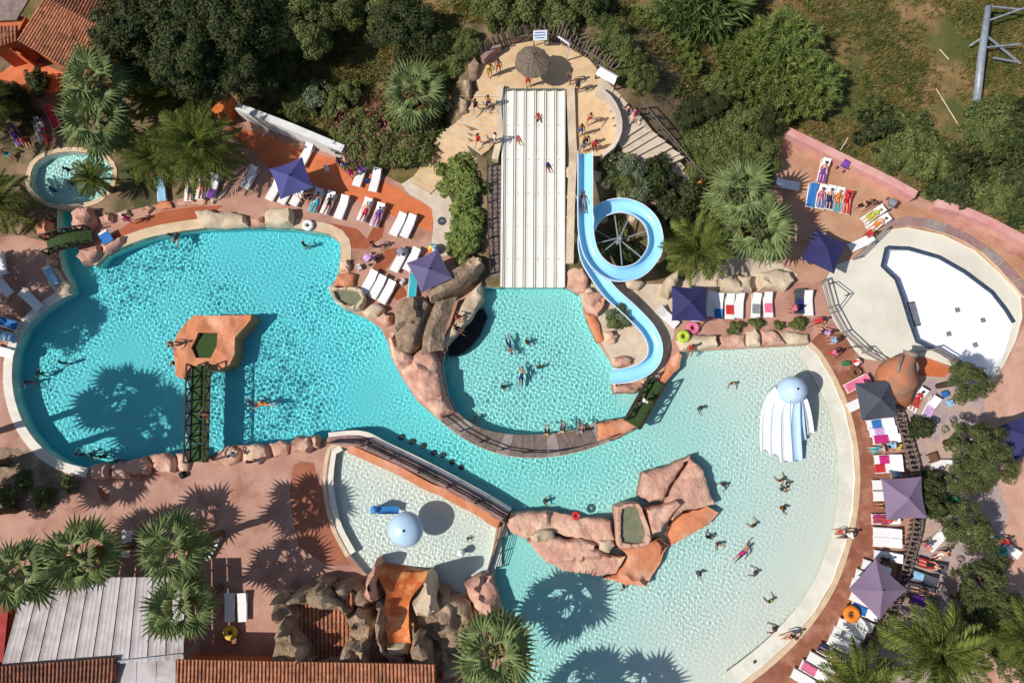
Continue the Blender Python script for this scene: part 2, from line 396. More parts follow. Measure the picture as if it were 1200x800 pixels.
floor_sheet('white_path', [(470, 216), (496, 200), (520, 216), (531, 240), (533, 300), (512, 300), (506, 284), (508, 262), (506, 244), (494, 236), (480, 228)], .020, 'whitepath')
floor_sheet('wet_path', [(125, 282), (150, 262), (190, 248), (228, 242), (262, 241), (252, 247), (232, 252), (230, 262), (205, 264), (170, 271), (147, 281), (130, 290)], .022, 'wetpath')
floor_sheet('garden_bed', [(-90, 60), (30, 60), (140, 100), (270, 110), (262, 150), (215, 232), (130, 252), (92, 272), (60, 285), (20, 275), (-90, 290)], .012, 'hillsoil')
floor_sheet('garden_bed', [(-90, 520), (30, 525), (72, 552), (100, 565), (60, 595), (-90, 610)], .014, 'rockgrey')
floor_sheet('slide_bed', [(664, 338), (690, 330), (720, 320), (800, 300), (900, 300), (935, 322), (920, 335), (870, 340), (800, 345), (786, 368), (790, 390), (775, 440), (757, 452), (735, 448), (715, 420), (700, 395), (686, 362)], .016, 'stairpale')
floor_sheet('wet_stain', [(398, 290), (430, 292), (448, 278), (452, 258), (440, 262), (430, 280), (418, 268), (390, 262), (375, 265), (380, 272), (400, 278)], .020, 'wetstain')
floor_sheet('wet_stain', [(440, 330), (455, 312), (470, 290), (452, 292), (446, 300), (434, 318), (438, 330), (450, 338), (465, 352), (478, 346), (470, 330), (458, 328)], .020, 'wetstain')
floor_sheet('wet_stain', [(344, 545), (352, 540), (368, 542), (372, 560), (382, 580), (386, 610), (398, 640), (410, 662), (380, 660), (350, 640), (342, 600), (340, 570)], .020, 'wetstain')
floor_sheet('wet_stain', [(113, 570), (120, 568), (128, 580), (127, 588), (119, 586)], .020, 'wetstain')
# brown rim along the beach and its coping
bp = smooth_path(PL(BEACH), step=.8)
def strip_sheet(name, path, w0, w1, z, m):
    a, b = offset_path(path, w0), offset_path(path, w1); mb = MB(); n = len(a)
    mb.add([(p.x, p.y, z) for p in a] + [(p.x, p.y, z) for p in b], [(i, i + 1, n + i + 1, n + i) for i in range(n - 1)])
    return tag(mb.build(name, m), kind='structure')
strip_sheet('wet_rim', bp, .3, 2.5, .024, M['wetrim'])
tag(ribbon('pool_coping', bp, .0, .36, -.3, .03, M['coping']), kind='structure')
lp = smooth_path(PL([(86, 343), (70, 351), (48, 366), (28, 387), (17, 412), (14, 440), (18, 470), (30, 500), (50, 525), (74, 541), (104, 549)]), step=.6)
tag(ribbon('pool_coping', lp, .02, -.62, -.5, .05, M['whitecoping']), kind='structure')
tp = smooth_path(PL([(112, 311), (125, 298), (147, 288), (175, 278), (210, 271), (240, 267)]), step=.6)
tag(ribbon('pool_coping', tp, -.02, .75, -.5, .045, M['coping']), kind='structure')
tp = smooth_path(PL([(345, 267), (385, 274), (399, 285), (400, 302), (397, 320)]), step=.5)
tag(ribbon('pool_coping', tp, -.02, .72, -.5, .045, M['coping']), kind='structure')
tag(ribbon('beach', bp, -1.1, .0, -.13, -.055, M['beachwet'], rec=True), kind='structure')
kp = smooth_path(PL([(410, 650), (394, 620), (386, 590), (383, 560), (388, 527), (398, 521)]), step=.5)
tag(ribbon('pool_coping', kp, .02, .3, -.3, .04, M['coping']), kind='structure')
tag(ribbon('pool_coping', kp, -.45, .02, -.12, -.03, M['whitecoping'], rec=True), kind='structure')
sp = smooth_path(PL(SPA), True, .4); sp.append(sp[0])
tag(ribbon('pool_coping', sp, .0, .35, -.5, .06, M['coping']), kind='structure')

# pool shells
def pool_wall(loop, z0, z1, m):
    mb = MB(); n = len(loop)
    mb.add([(p[0], p[1], z0) for p in loop] + [(p[0], p[1], z1) for p in loop], [(i, (i + 1) % n, n + (i + 1) % n, n + i) for i in range(n)])
    o = mb.build('pool_wall', m); o.cycles.is_caustics_receiver = True; return tag(o, kind='structure')
pool_wall(W['pool'], -1.7, .004, M['pooldepthtint']); pool_wall(W['kids'], -.7, .004, M['pooldepthtint']); pool_wall(W['spa'], -1.2, .004, M['pooldepthtint'])
def depth_main(pts):
    d = dist_path(pts, bp); z = -.60 - .022 * np.maximum(d - 2, 0)
    z = np.maximum(z, -1.12)
    # the deep pool to the west of the channel
    xw = pts[:, 0]; t = np.clip((-3.0 - xw) / 9.0, 0, 1); z = z * (1 - t) + (-1.45) * t
    spl = inside(pts, PL(CRES_OUT + CRES_IN[::-1])) | inside(pts, PL([(519, 425), (567, 336), (662, 336), (722, 432), (736, 489), (640, 509), (553, 496)]))
    return np.where(spl, -.95, z)
def make_floor(name, loop, zf, step):
    V, F = grid_in(loop, step); o = link(name, np_mesh(name, np.c_[V, zf(V)], F, M['pooldepthtint'])); o.cycles.is_caustics_receiver = True
    return tag(o, kind='structure')
pool_floor = make_floor('pool_floor', W['pool'], depth_main, .5)
make_floor('pool_floor', W['kids'], lambda p: np.full(len(p), -.62), .4)
make_floor('pool_floor', W['spa'], lambda p: np.full(len(p), -.8), .4)
rg = np.random.default_rng(3)
WAVES = [(l, rg.uniform(0, 2 * math.pi), rg.uniform(0, 6.28)) for l in np.concatenate([rg.uniform(.2, .44, 30), rg.uniform(.5, 1.8, 12)])]
def make_water(loop, z, amp, step=.048, df=None):
    V, F = grid_in(loop, step); Z = np.zeros(len(V))
    for l, th, ph in WAVES:
        Z += l * np.sin(2 * math.pi / l * (V[:, 0] * math.cos(th) + V[:, 1] * math.sin(th)) + ph) * (1 if l < .45 else .4)
    # calmer and livelier patches
    patch = .66 + .5 * np.sin(V[:, 0] * .31 + 1.3) * np.sin(V[:, 1] * .27 + .4) + .25 * np.sin(V[:, 0] * .9) * np.sin(V[:, 1] * .8 + 2)
    if df is not None: patch = patch * np.clip((z - df(V)) / .9, .5, 1)
    o = link('pool_water', np_mesh('pool_water', np.c_[V, z + amp * Z * np.clip(patch, .03, 1.02)], F, WATER))
    o.cycles.is_caustics_caster = True; return tag(o, kind='structure')
make_water(W['pool'], -.10, .0046, df=depth_main); make_water(W['kids'], -.09, .0042); make_water(W['spa'], -.10, .008)
for i, (x, y) in enumerate([(470, 512), (483, 517), (496, 522), (508, 530), (519, 533), (530, 541), (541, 547), (555, 547), (569, 549)]):
    p = P(x, y, -1.0); mb = MB(); mb.lathe([(0.0, .03), (.2, .03), (.22, 0)], 14, (p.x, p.y, -1.06 - .04))
    o = mb.build('floor_drain', M['darkmetal'], pool_floor); o.cycles.is_caustics_receiver = True

# drained pool: cream beach, white basin with a dark tile band, grates
tag(sheet('drained_pool_floor', W['dry'], [W['basin']], -.06, M['drained']), kind='structure')
pool_wall(W['dry'], -.08, .01, M['drained'])
db = tag(sheet('drained_basin_floor', W['basin'], [], -.75, M['whitebasin']), kind='structure')
pool_wall(W['basin'], -.76, -.05, M['whitebasin'])
bl = [Vector((p.x, p.y, 0)) for p in PL(BASIN[:7] )]
tag(ribbon('tile_band', bl, -.05, .24, -.16, -.052, M['darktile']), kind='structure')
bl = [Vector((p.x, p.y, 0)) for p in PL([BASIN[8], BASIN[9], BASIN[10], BASIN[11], BASIN[12], BASIN[13], BASIN[14], BASIN[15], BASIN[0], (1044, 291)])]
tag(ribbon('tile_band', bl, -.05, .26, -.16, -.056, M['darktile']), kind='structure')
ga = P(1070, 368, -.7); gr = empty('overflow_grate', (ga.x, ga.y, -.75), ang(1070, 368, -75), 'long dark slatted grate at the edge of the drained white basin', 'grate')
MB().box((0, 0, .06), (1.85, .62, .12)).build('frame', M['darkmetal'], gr)
for k in range(5): MB().box((0, -.24 + .12 * k, .14), (1.7, .05, .04)).build('slat', M['metal'], gr)
for x, y in ((1122, 363), (1152, 375), (1112, 391), (1143, 404)):
    p = P(x, y, -.75); mb = MB(); g = empty('floor_grate', p, ang(x, y, 15), 'small square dark drain in the white basin floor', 'drain', 'square drains in the drained basin')
    MB().box((0, 0, .012), (.32, .32, .024)).build('frame', M['darkmetal'], g); MB().box((0, 0, .03), (.2, .2, .012)).build('cover', M['metal'], g)
mat('caveshade', srgb(26, 28, 32), srgb(20, 22, 26), scale=2, rough=.7)  # near-black colour for the shade painted at the cave mouth
# ------------------------------------------------------------------ rocks
def rock_mesh(name, poly, z0, h, seed=0, plate=1.3, grid=.24, rough=.25, shoulder=.22, crack=.10, base_h=None, zbase=None, flat=False):
    """chiselled artificial rock: steep sides over the outline, a top of tilted plates with cracks between"""
    rr = random.Random(seed); pts = [Vector((p[0], p[1], 0)) for p in poly]
    if area(pts) < 0: pts.reverse()
    loop = []
    n = len(pts)
    for i in range(n):
        a, b = pts[i], pts[(i + 1) % n]; m = max(1, round((b - a).length / (grid * 1.4)))
        for k in range(m):
            q = a.lerp(b, k / m); loop.append(q + Vector((rr.uniform(-1, 1), rr.uniform(-1, 1), 0)) * (.07 * min(1, grid / .3)))
    N = len(loop)
    def inset(w):
        out = []
        for i in range(N):
            d = loop[(i + 1) % N] - loop[i - 1]; d.normalize(); out.append(loop[i] + Vector((-d.y, d.x, 0)) * w)
        return out
    mid, top = inset(shoulder * .35), inset(shoulder)
    xs = [p.x for p in loop]; ys = [p.y for p in loop]
    w, hh = max(xs) - min(xs), max(ys) - min(ys)
    ns = max(2, int(w * hh / plate ** 2 * .8))
    seeds = np.array([(rr.uniform(min(xs), max(xs)), rr.uniform(min(ys), max(ys))) for _ in range(ns)])
    sh = np.array([rr.uniform(1 - rough, 1 + rough * .4) for _ in range(ns)]); st = np.array([(rr.uniform(-.25, .25) * rough * 2, rr.uniform(-.25, .25) * rough * 2) for _ in range(ns)])
    L2 = np.array([(p.x, p.y) for p in loop])
    def zt(x, y):
        d = np.hypot(seeds[:, 0] - x, seeds[:, 1] - y); o = np.argsort(d); k = o[0]
        z = sh[k] + (st[k][0] * (x - seeds[k][0]) + st[k][1] * (y - seeds[k][1])) / max(h, .3)
        z = h * z + .12 * h ** .5 * noise.noise((x * 1.7, y * 1.7, seed * 3.1)) + .06 * noise.noise((x * 4, y * 4, seed)) + .09 * h ** .5 * noise.noise((x * .8, y * .8, seed + 9))
        if len(o) > 1 and d[o[1]] - d[o[0]] < crack * 1.6: z -= crack
        return (base_h(x, y) if base_h else 0) + z
    def hz(x, y): return base_h(x, y) if base_h else 0
    vs = []; fs = []
    for p in loop: vs.append((p.x, p.y, (zbase if zbase is not None else hz(p.x, p.y)) + z0))
    for p in mid: vs.append((p.x, p.y, hz(p.x, p.y) * .0 + zt(p.x, p.y) * .62 + (0 if not base_h else hz(p.x, p.y) * .38)))
    tz = [zt(p.x, p.y) - .06 for p in top]
    for i in range(N):
        j = (i + 1) % N; fs += [(i, j, N + j, N + i)]
    # top surface
    gx = np.arange(min(xs), max(xs), grid); gy = np.arange(min(ys), max(ys), grid)
    G = np.array([(x + rr.uniform(-.3, .3) * grid, y + rr.uniform(-.3, .3) * grid) for x in gx for y in gy])
    T2 = [(p.x, p.y) for p in top]
    k = inside(G, T2) & (dist_path(G, T2, True) > grid * .45); G = G[k]
    r = delaunay_2d_cdt([Vector(p) for p in T2] + [Vector(p) for p in G], [(i, (i + 1) % N) for i in range(N)], [], 0, 1e-5)
    TV = np.array([(v.x, v.y) for v in r[0]]); TF = np.array(r[2]); TF = TF[inside(TV[TF].mean(1), T2)]
    off = len(vs)
    mp = {}
    for ni, orig in enumerate(r[3]):
        for o_ in orig:
            if o_ < N: mp[o_] = ni
    for x, y in TV: vs.append((x, y, zt(x, y)))
    for i in range(N):
        if i in mp: vs[off + mp[i]] = (TV[mp[i]][0], TV[mp[i]][1], tz[i])
    for i in range(N):
        j = (i + 1) % N
        if i in mp and j in mp: fs.append((N + i, N + j, off + mp[j], off + mp[i]))
    fs += [tuple(off + v for v in f) for f in TF.tolist()]
    me = bpy.data.meshes.new(name); me.from_pydata(vs, [], fs); me.validate(); me.polygons.foreach_set('use_smooth', [True] * len(me.polygons)); me.update()
    me.set_sharp_from_angle(angle=R(48))
    return me
def rock(px, h, m='rockpink', label=None, group=None, z0=-.3, seed=None, name='rock', cat='rock', parent=None, base=None, zpx=0, **kw):
    poly = [Vector((p.x, p.y)) for p in (PL(px, zpx) if base is None else [PH(x, y) for x, y in px])]
    me = rock_mesh(name, poly, z0, h, seed if seed is not None else int(px[0][0] * 7 + px[0][1]), base_h=base, **kw)
    me.materials.append(M[m]); o = link(name, me, parent)
    o.cycles.is_caustics_receiver = True
    if parent is None: tag(o, label, cat, group)
    return o
def blob(cx, cy, rx, ry, rot=0, n=9, seed=1, j=.18):
    rr = random.Random(seed); out = []
    for k in range(n):
        t = 2 * math.pi * k / n; r = 1 + rr.uniform(-j, j); x, y = rx * r * math.cos(t), ry * r * math.sin(t)
        out.append((cx + x * math.cos(R(rot)) + y * math.sin(R(rot)), cy - x * math.sin(R(rot)) + y * math.cos(R(rot))))
    return out
G_S = 'pink boulders along the south shore of the deep pool'
for i, px in enumerate([[(108, 546), (120, 541), (131, 543), (131, 560), (121, 563), (109, 560)], [(132, 545), (143, 540), (155, 547), (157, 558), (148, 561), (133, 560)],
        [(150, 540), (172, 534), (181, 545), (178, 556), (158, 557), (148, 550)], [(177, 532), (200, 529), (208, 540), (207, 554), (190, 554), (182, 549)],
        [(208, 531), (222, 529), (225, 545), (222, 553), (211, 552)], [(248, 538), (258, 527), (274, 522), (284, 528), (282, 541), (270, 546), (252, 545)],
        [(284, 522), (300, 518), (315, 523), (318, 535), (305, 545), (288, 543)], [(316, 519), (330, 515), (340, 521), (339, 534), (322, 537)],
        [(343, 517), (352, 510), (365, 511), (370, 524), (362, 531), (346, 529)], [(366, 510), (373, 508), (378, 516), (374, 527), (368, 524)]]):
    rock(px, [.7, .5, .75, .6, .5, .55, .6, .45, 1.0, .8][i], 'rockpink', 'pink boulder set in the row along the south shore of the deep pool', G_S, plate=1.6, crack=.05)
rock([(230, 249), (245, 246), (258, 250), (272, 249), (290, 254), (291, 267), (265, 268), (245, 268), (233, 260)], .7, 'rockpale', 'long pale rock between the wet brown path and the deep pool', None, plate=1.2)
rock([(293, 256), (308, 253), (312, 266), (296, 268)], .5, 'rockpink', 'small pink rock wedged between two long pale shore rocks', None)
rock([(312, 250), (320, 246), (343, 246), (347, 255), (345, 266), (328, 268), (312, 266)], 1.0, 'rockpale', 'big smooth beige boulder on the shore beside the white swim ring', None, plate=2.5, crack=.03)
rock([(92, 303), (98, 294), (112, 292), (120, 288), (123, 297), (113, 309), (101, 312)], .7, 'rockpink', 'pink boulder at the mouth of the channel under the small bridge', None, plate=1.8)
rock([(120, 287), (133, 283), (147, 276), (147, 286), (130, 298), (123, 298)], .5, 'rockpink', 'flat pink rock beside the blue mat at the poolside', None, plate=1.8)
rock([(56, 305), (65, 301), (70, 307), (68, 313), (59, 314)], .5, 'rockpink', 'small pink rock at the west end of the small arched bridge', None)
rock([(50, 315), (60, 308), (70, 314), (76, 326), (87, 335), (84, 345), (72, 349), (62, 338)], .45, 'rockpale', 'pale rock under the light blue mat at the pool edge', None, plate=2.0, crack=.03)
for i, px in enumerate([[(88, 252), (98, 246), (112, 246), (117, 260), (110, 272), (90, 275)], [(44, 268), (55, 258), (64, 262), (63, 276), (50, 281)], [(118, 256), (126, 250), (134, 251), (134, 262), (122, 266)],
        [(138, 250), (150, 246), (156, 254), (146, 260)], [(163, 248), (174, 240), (182, 245), (176, 252)], [(182, 243), (192, 236), (202, 236), (204, 244), (190, 247)], [(206, 238), (222, 233), (244, 234), (242, 241), (210, 243)], [(246, 236), (258, 226), (268, 214), (272, 217), (262, 232), (250, 240)]]):
    rock(px, [1.0, .9, .5, .45, .4, .4, .3, .3][i], ['rockpink', 'rockorange', 'rockpink', 'rockpale'][i % 4], 'rough stone edging the planting beside the wet brown path', 'stones along the planting bed by the small round pool', plate=1.0)
G_E = 'rocks on the east shore of the deep pool'
rock([(400, 307), (409, 304), (413, 312), (409, 320), (400, 320)], .55, 'rockpink', 'small rounded brown rock beside the stone basin', G_E)
rock([(396, 324), (407, 320), (419, 322), (417, 336), (404, 339), (395, 335)], .5, 'rockorange', 'orange rock just above the stone basin', G_E)
rock([(425, 366), (436, 356), (450, 358), (453, 366), (444, 373), (430, 373)], .9, 'rockpale', 'cream boulder between stone basin and grey rock ridge', G_E, plate=2)
rock([(440, 374), (451, 367), (461, 370), (461, 380), (452, 384)], .8, 'rockpink', 'pink boulder touching the foot of the grey rock ridge', G_E, plate=2)
# stone basin with greenish water
def basin(px, inner, h, m, label, wm, dz=.12):
    c = P(*[sum(q[i] for q in px) / len(px) for i in (0, 1)]); r = empty('rock_basin', (0, 0, 0), 0, label, 'basin')
    po = smooth_path(PL(px), True, .35); pi = smooth_path(PL(inner), True, .35); n = 40
    def res(p): return [p[int(k * len(p) / n)] for k in range(n)]
    po, pi = res(po), res(pi); mb = MB(); rr = random.Random(5)
    jit = [rr.uniform(-.06, .06) for _ in range(n)]
    rings = [[(p.x, p.y, -.9) for p in po], [(p.x * .98 + q.x * .02, p.y * .98 + q.y * .02, h * .7 + j) for p, q, j in zip(po, pi, jit)], [(p.x * .7 + q.x * .3, p.y * .7 + q.y * .3, h + j) for p, q, j in zip(po, pi, jit)], [(p.x * .15 + q.x * .85, p.y * .15 + q.y * .85, h * .97 + j) for p, q, j in zip(po, pi, jit)], [(q.x, q.y, h - .3) for q in pi]]
    mb.add([v for g in rings for v in g], [(i * n + k, i * n + (k + 1) % n, (i + 1) * n + (k + 1) % n, (i + 1) * n + k) for i in range(4) for k in range(n)])
    o = mb.build('rim', M[m], r); o.cycles.is_caustics_receiver = True
    mb = MB(); mb.add([(q.x, q.y, h - .28) for q in pi], [tuple(range(n))]); mb.build('water', wm, r)
mat('murky', srgb(132, 132, 104), srgb(112, 116, 92), scale=1.5, rough=.15, spec=.6)
basin([(387, 337), (398, 340), (415, 338), (428, 342), (431, 352), (424, 364), (408, 364), (395, 355)], [(395, 345), (408, 343), (422, 345), (426, 351), (420, 359), (408, 360), (399, 354)], .9, 'rockpale', 'cream rock basin of murky water on the shore of the deep pool', M['murky'])
# rock ridge with the cave between the deep pool and the slide pool
ridge = empty('rock_ridge', P(500, 400), 0, 'large grey and beige rock ridge with a cave beside the slide pool', 'rock')
def part_rock(px, h, m, parent, **kw):
    o = rock(px, h, m, parent=parent, **kw); o.location = -Vector(parent.location); return o
part_rock([(499, 347), (520, 329), (543, 311), (556, 302), (566, 306), (570, 316), (560, 330), (545, 343), (532, 352), (514, 362), (505, 362)], 2.1, 'rockgrey', ridge, z0=-1.2, plate=2.2, rough=.2, shoulder=.35)
part_rock([(466, 362), (480, 352), (500, 350), (512, 360), (508, 375), (498, 395), (494, 410), (482, 418), (468, 414), (463, 392)], 2.6, 'rockgrey', ridge, z0=-1.2, plate=1.6, rough=.22, shoulder=.4)
part_rock([(455, 398), (464, 386), (470, 405), (486, 416), (497, 405), (512, 412), (519, 426), (521, 446), (527, 466), (536, 484), (517, 493), (505, 484), (489, 470), (471, 442), (459, 420)], 1.3, 'rockpink', ridge, z0=-1.4, plate=1.7, rough=.3, shoulder=.4)
part_rock([(548, 345), (566, 330), (567, 352), (556, 372), (543, 388), (531, 398), (524, 412), (517, 404), (524, 388), (536, 364)], .7, 'rockpale', ridge, z0=-1.2, plate=1.6, rough=.3)
MB().prism([Vector((p.x, p.y)) - Vector((ridge.location.x, ridge.location.y)) for p in PL([(526, 416), (524, 404), (535, 388), (548, 372), (566, 360), (571, 370), (562, 392), (549, 408), (537, 416)])], -.95, -.16).build('cave_shade_slab', M['caveshade'], ridge)  # added dark slab standing in for the shaded water at the cave mouth
# arch roof of the cave
pa = smooth_path(PL([(536, 352), (528, 372), (522, 392), (520, 412)]), step=.5); mb = MB(); vs = []; fs = []
for i, p in enumerate(pa):
    t = i / (len(pa) - 1); d = Vector((1, .35, 0)).normalized()
    for k in range(6):
        u = k / 5; q = p + d * (u * 1.6 - 1.5); vs.append((q.x, q.y, 1.9 - .5 * abs(t - .4) - .9 * max(0, u - .35) + .15 * noise.noise((q.x * 1.5, q.y * 1.5, 2))))
for i in range(len(pa) - 1):
    for k in range(5): fs.append((i * 6 + k, i * 6 + k + 1, (i + 1) * 6 + k + 1, (i + 1) * 6 + k))
o = mb.add(vs, fs).build('cave_roof', M['rockgrey'], ridge); o.location = -Vector(ridge.location)
# rocks on the north shore of the lagoon and around the slides
for i, px in enumerate([[(791, 400), (800, 392), (820, 391), (838, 394), (840, 408), (818, 411), (796, 412)], [(840, 395), (858, 390), (872, 392), (873, 407), (841, 409)], [(872, 389), (884, 385), (890, 394), (889, 406), (873, 407)], [(890, 388), (903, 386), (912, 392), (920, 402), (916, 405), (890, 406)], [(911, 388), (930, 389), (946, 392), (947, 403), (922, 405)]]):
    rock(px, [.55, .5, .55, .5, .45][i], 'rockpink' if i % 2 else 'rockpale', 'flat peach rock in the low wall between loungers and shallow lagoon', 'peach rocks along the lagoon north edge', plate=1.5, crack=.05)
G_N = 'rocks around the foot of the slides'
rock([(663, 318), (672, 312), (684, 315), (691, 329), (688, 346), (676, 344), (664, 337)], .9, 'rockpink', 'pink rock at the lower right corner of the racing slide', G_N, plate=2)
rock([(683, 345), (700, 342), (712, 350), (708, 366), (700, 372), (688, 366)], .9, 'rockpink', 'pink rock on the slide pool bank above the orange slope', G_N, plate=2)
rock([(684, 366), (698, 371), (704, 385), (708, 400), (700, 402), (692, 388)], .35, 'rockorange', 'orange sloping bank rock at the slide pool edge', G_N, plate=2.5, crack=.02)
rock([(705, 390), (716, 387), (724, 394), (720, 404), (709, 404)], .6, 'rockpink', 'rounded pink rock below the sloping orange bank', G_N, plate=2)
rock([(716, 420), (728, 416), (740, 420), (739, 429), (724, 432), (717, 428)], .6, 'rockpink', 'pink rock inside the last bend of the blue slide', G_N, plate=2)
rock([(716, 450), (735, 449), (755, 444), (757, 452), (745, 460), (720, 461)], .5, 'rockpink', 'low pink rock under the mouth of the blue slide', G_N, plate=2, z0=-1.2)
rock([(770, 448), (782, 425), (794, 410), (800, 416), (797, 432), (786, 443), (774, 455)], .35, 'rockorange', 'curved terracotta bank beside the green bridge', G_N, plate=3, crack=.02, z0=-1.2)
for i, px in enumerate([[(771, 348), (779, 326), (792, 318), (795, 332), (782, 352)], [(838, 328), (858, 322), (878, 326), (879, 344), (858, 348), (840, 344)], [(886, 322), (905, 316), (924, 320), (929, 332), (918, 342), (888, 341)], [(730, 328), (745, 322), (756, 332), (748, 342), (734, 340)]]):
    rock(px, [1.1, 1.2, .9, .6][i], 'rockpale', 'pale grey rock in the bed behind the lounger row', 'pale rocks in the bed under the palms', plate=1.2)
for i in range(16):
    rr = random.Random(40 + i); x = [667, 670, 668, 672, 668, 700, 712, 728, 741, 752, 765, 706, 742, 690, 775, 716][i]; y = [205, 232, 255, 280, 300, 205, 215, 230, 255, 240, 262, 255, 245, 345, 300, 190][i]
    p = PH(x, y); o = rock(blob(x, y, rr.uniform(6, 10), rr.uniform(5, 9), rr.uniform(0, 90), 8, i), rr.uniform(.3, .6), 'rockpale', 'pale stone bedded in the slope beside the blue slide', 'stones on the slide slope', base=HZ, plate=1.5, z0=-.2)
for i, px in enumerate([[(548, 78), (558, 70), (564, 80), (560, 96), (550, 96)], [(542, 98), (552, 96), (556, 108), (550, 118), (541, 114)], [(538, 116), (549, 119), (550, 135), (538, 140)]]):
    rock(px, .8, 'rockgrey', 'grey boulder edging the left stairway', 'grey boulders beside the left stairs', base=HZ, plate=1.5, z0=-.3)

# ------------------------------------------------------------------ islands
isl = empty('rock_island', P(245, 405), 0, 'orange rock island with a green turf pit in the deep pool', 'island')
ISL = [(230, 371), (262, 371), (297, 370), (296, 376), (287, 386), (278, 397), (277, 415), (272, 428), (258, 434), (224, 433), (218, 445), (209, 441), (208, 426), (206, 405), (213, 390), (222, 378)]
PIT = [(236, 391), (258, 391), (257, 407), (250, 420), (232, 420), (227, 408)]
def ring_rock(name, outer, inner, h, m, parent, z0=-1.6, seed=2):
    poly = [Vector((p.x, p.y)) for p in PL(outer)]; hole = [Vector((p.x, p.y)) for p in PL(inner)]
    def den(l): 
        o = []
        for i in range(len(l)):
            a, b = l[i], l[(i + 1) % len(l)]; k = max(1, int((b - a).length / .5)); o += [a.lerp(b, t / k) for t in range(k)]
        return o
    poly, hole = den(poly), den(hole)
    sheet_o = sheet(name, poly, [hole], 0, M[m], zf=lambda x, y: h * (.8 + .35 * noise.noise((x * .9, y * .9, seed))) + .08 * noise.noise((x * 3, y * 3, seed)), grid=.4, rec=True, parent=parent)
    for p in sheet_o.data.polygons: p.use_smooth = False
    zt = lambda p: h * (.8 + .35 * noise.noise((p.x * .9, p.y * .9, seed))) + .08 * noise.noise((p.x * 3, p.y * 3, seed))
    for l, zb in ((poly, z0), (hole, .1)):
        mb = MB(); n = len(l); mb.add([(p.x, p.y, zb) for p in l] + [(p.x, p.y, zt(p)) for p in l], [(i, (i + 1) % n, n + (i + 1) % n, n + i) for i in range(n)])
        o = mb.build('rock_face', M[m], parent); o.location = -Vector(parent.location); o.cycles.is_caustics_receiver = True
    sheet_o.location = -Vector(parent.location)
ring_rock('rock_top', ISL, PIT, .55, 'rockorange', isl)
o = sheet('turf', PL(PIT), [], .16, M['turf'], parent=isl); o.location = -Vector(isl.location)
# pink rock island in the lagoon
isc = empty('rock_island', P(720, 630), 0, 'large pink and orange rock island with a green basin in the lagoon', 'island')
for px, h, m, kw in [
    ([(598, 600), (640, 597), (662, 601), (678, 606), (700, 604), (716, 608), (720, 632), (700, 640), (680, 632), (660, 628), (640, 622), (618, 632), (600, 625), (592, 615)], .55, 'rockpink', dict(plate=2.0)),
    ([(640, 624), (660, 629), (680, 634), (700, 642), (712, 648), (735, 652), (722, 672), (700, 675), (660, 669), (640, 659), (626, 645), (617, 633)], .4, 'rockpink', dict(plate=3.5, crack=.02)),
    ([(722, 640), (752, 640), (772, 628), (785, 638), (777, 655), (765, 675), (757, 687), (730, 684), (706, 677), (722, 672), (735, 652)], .32, 'rockorange', dict(plate=4, crack=.02)),
    ([(786, 612), (800, 600), (828, 592), (843, 600), (830, 615), (810, 626), (786, 640), (782, 626)], .35, 'rockorange', dict(plate=3, crack=.02)),
    ([(752, 552), (780, 545), (808, 533), (800, 548), (786, 566), (777, 585), (760, 588), (746, 580)], .8, 'rockpink', dict(plate=3, crack=.03)),
    ([(808, 534), (822, 546), (829, 566), (838, 592), (800, 599), (786, 610), (778, 600), (778, 586), (788, 566), (801, 548)], .6, 'rockpink', dict(plate=3, crack=.03)),
    ([(752, 594), (776, 588), (790, 582), (797, 590), (784, 604), (772, 622), (758, 630)], 1.2, 'rockpink', dict(plate=2)),
    ([(619, 624), (632, 617), (648, 618), (652, 628), (640, 636), (624, 635)], .95, 'rockpale', dict(plate=2.5, crack=.02)),
    ([(662, 632), (680, 628), (698, 634), (697, 645), (680, 648), (664, 642)], .85, 'rockpink', dict(plate=2.5, crack=.02)),
    ([(700, 630), (716, 626), (721, 638), (713, 648), (701, 645)], .8, 'rockpale', dict(plate=2.5, crack=.02))]:
    part_rock(px, h, m, isc, z0=-1.4, **kw)
basin([(719, 592), (728, 588), (746, 588), (752, 600), (760, 622), (758, 636), (740, 640), (722, 638), (720, 615)], [(727, 595), (742, 592), (747, 604), (753, 622), (750, 632), (736, 634), (726, 632), (725, 612)], 1.25, 'rockpink', 'rock basin of olive green water on the pink island', M['murky'])

# ------------------------------------------------------------------ railings, boardwalks, bridges
def railing(path, label=None, cat='railing', name='railing', h=.95, post_every=1.6, m='wood', rails=(.45, .92), pr=.05, rr_=.035, group=None, parent=None, lean=0):
    """posts and rails along a path of points on the ground"""
    r = parent or empty(name, path[0], 0, label, cat, group); o0 = Vector(r.location) if parent is None else Vector((0, 0, 0))
    path = [Vector(p) - o0 for p in path]; L = [0]
    for a, b in zip(path, path[1:]): L.append(L[-1] + (b - a).length)
    n = max(1, round(L[-1] / post_every)); posts = []
    for k in range(n + 1):
        s = L[-1] * k / n
        for i in range(len(path) - 1):
            if s <= L[i + 1] + 1e-6:
                posts.append(path[i].lerp(path[i + 1], (s - L[i]) / max(L[i + 1] - L[i], 1e-6))); break
    pm = MB().box((0, 0, h / 2), (pr * 2, pr * 2, h)).mesh('post'); pm.materials.append(M[m])
    for p in posts: link('post', pm, r, loc=p)
    for z in rails:
        mb = MB()
        for a, b in zip(posts, posts[1:]): mb.beam(a + Vector((0, 0, z)), b + Vector((0, 0, z)), rr_ * 2, rr_ * 1.6)
        mb.build('rail', M[m], r)
    return r
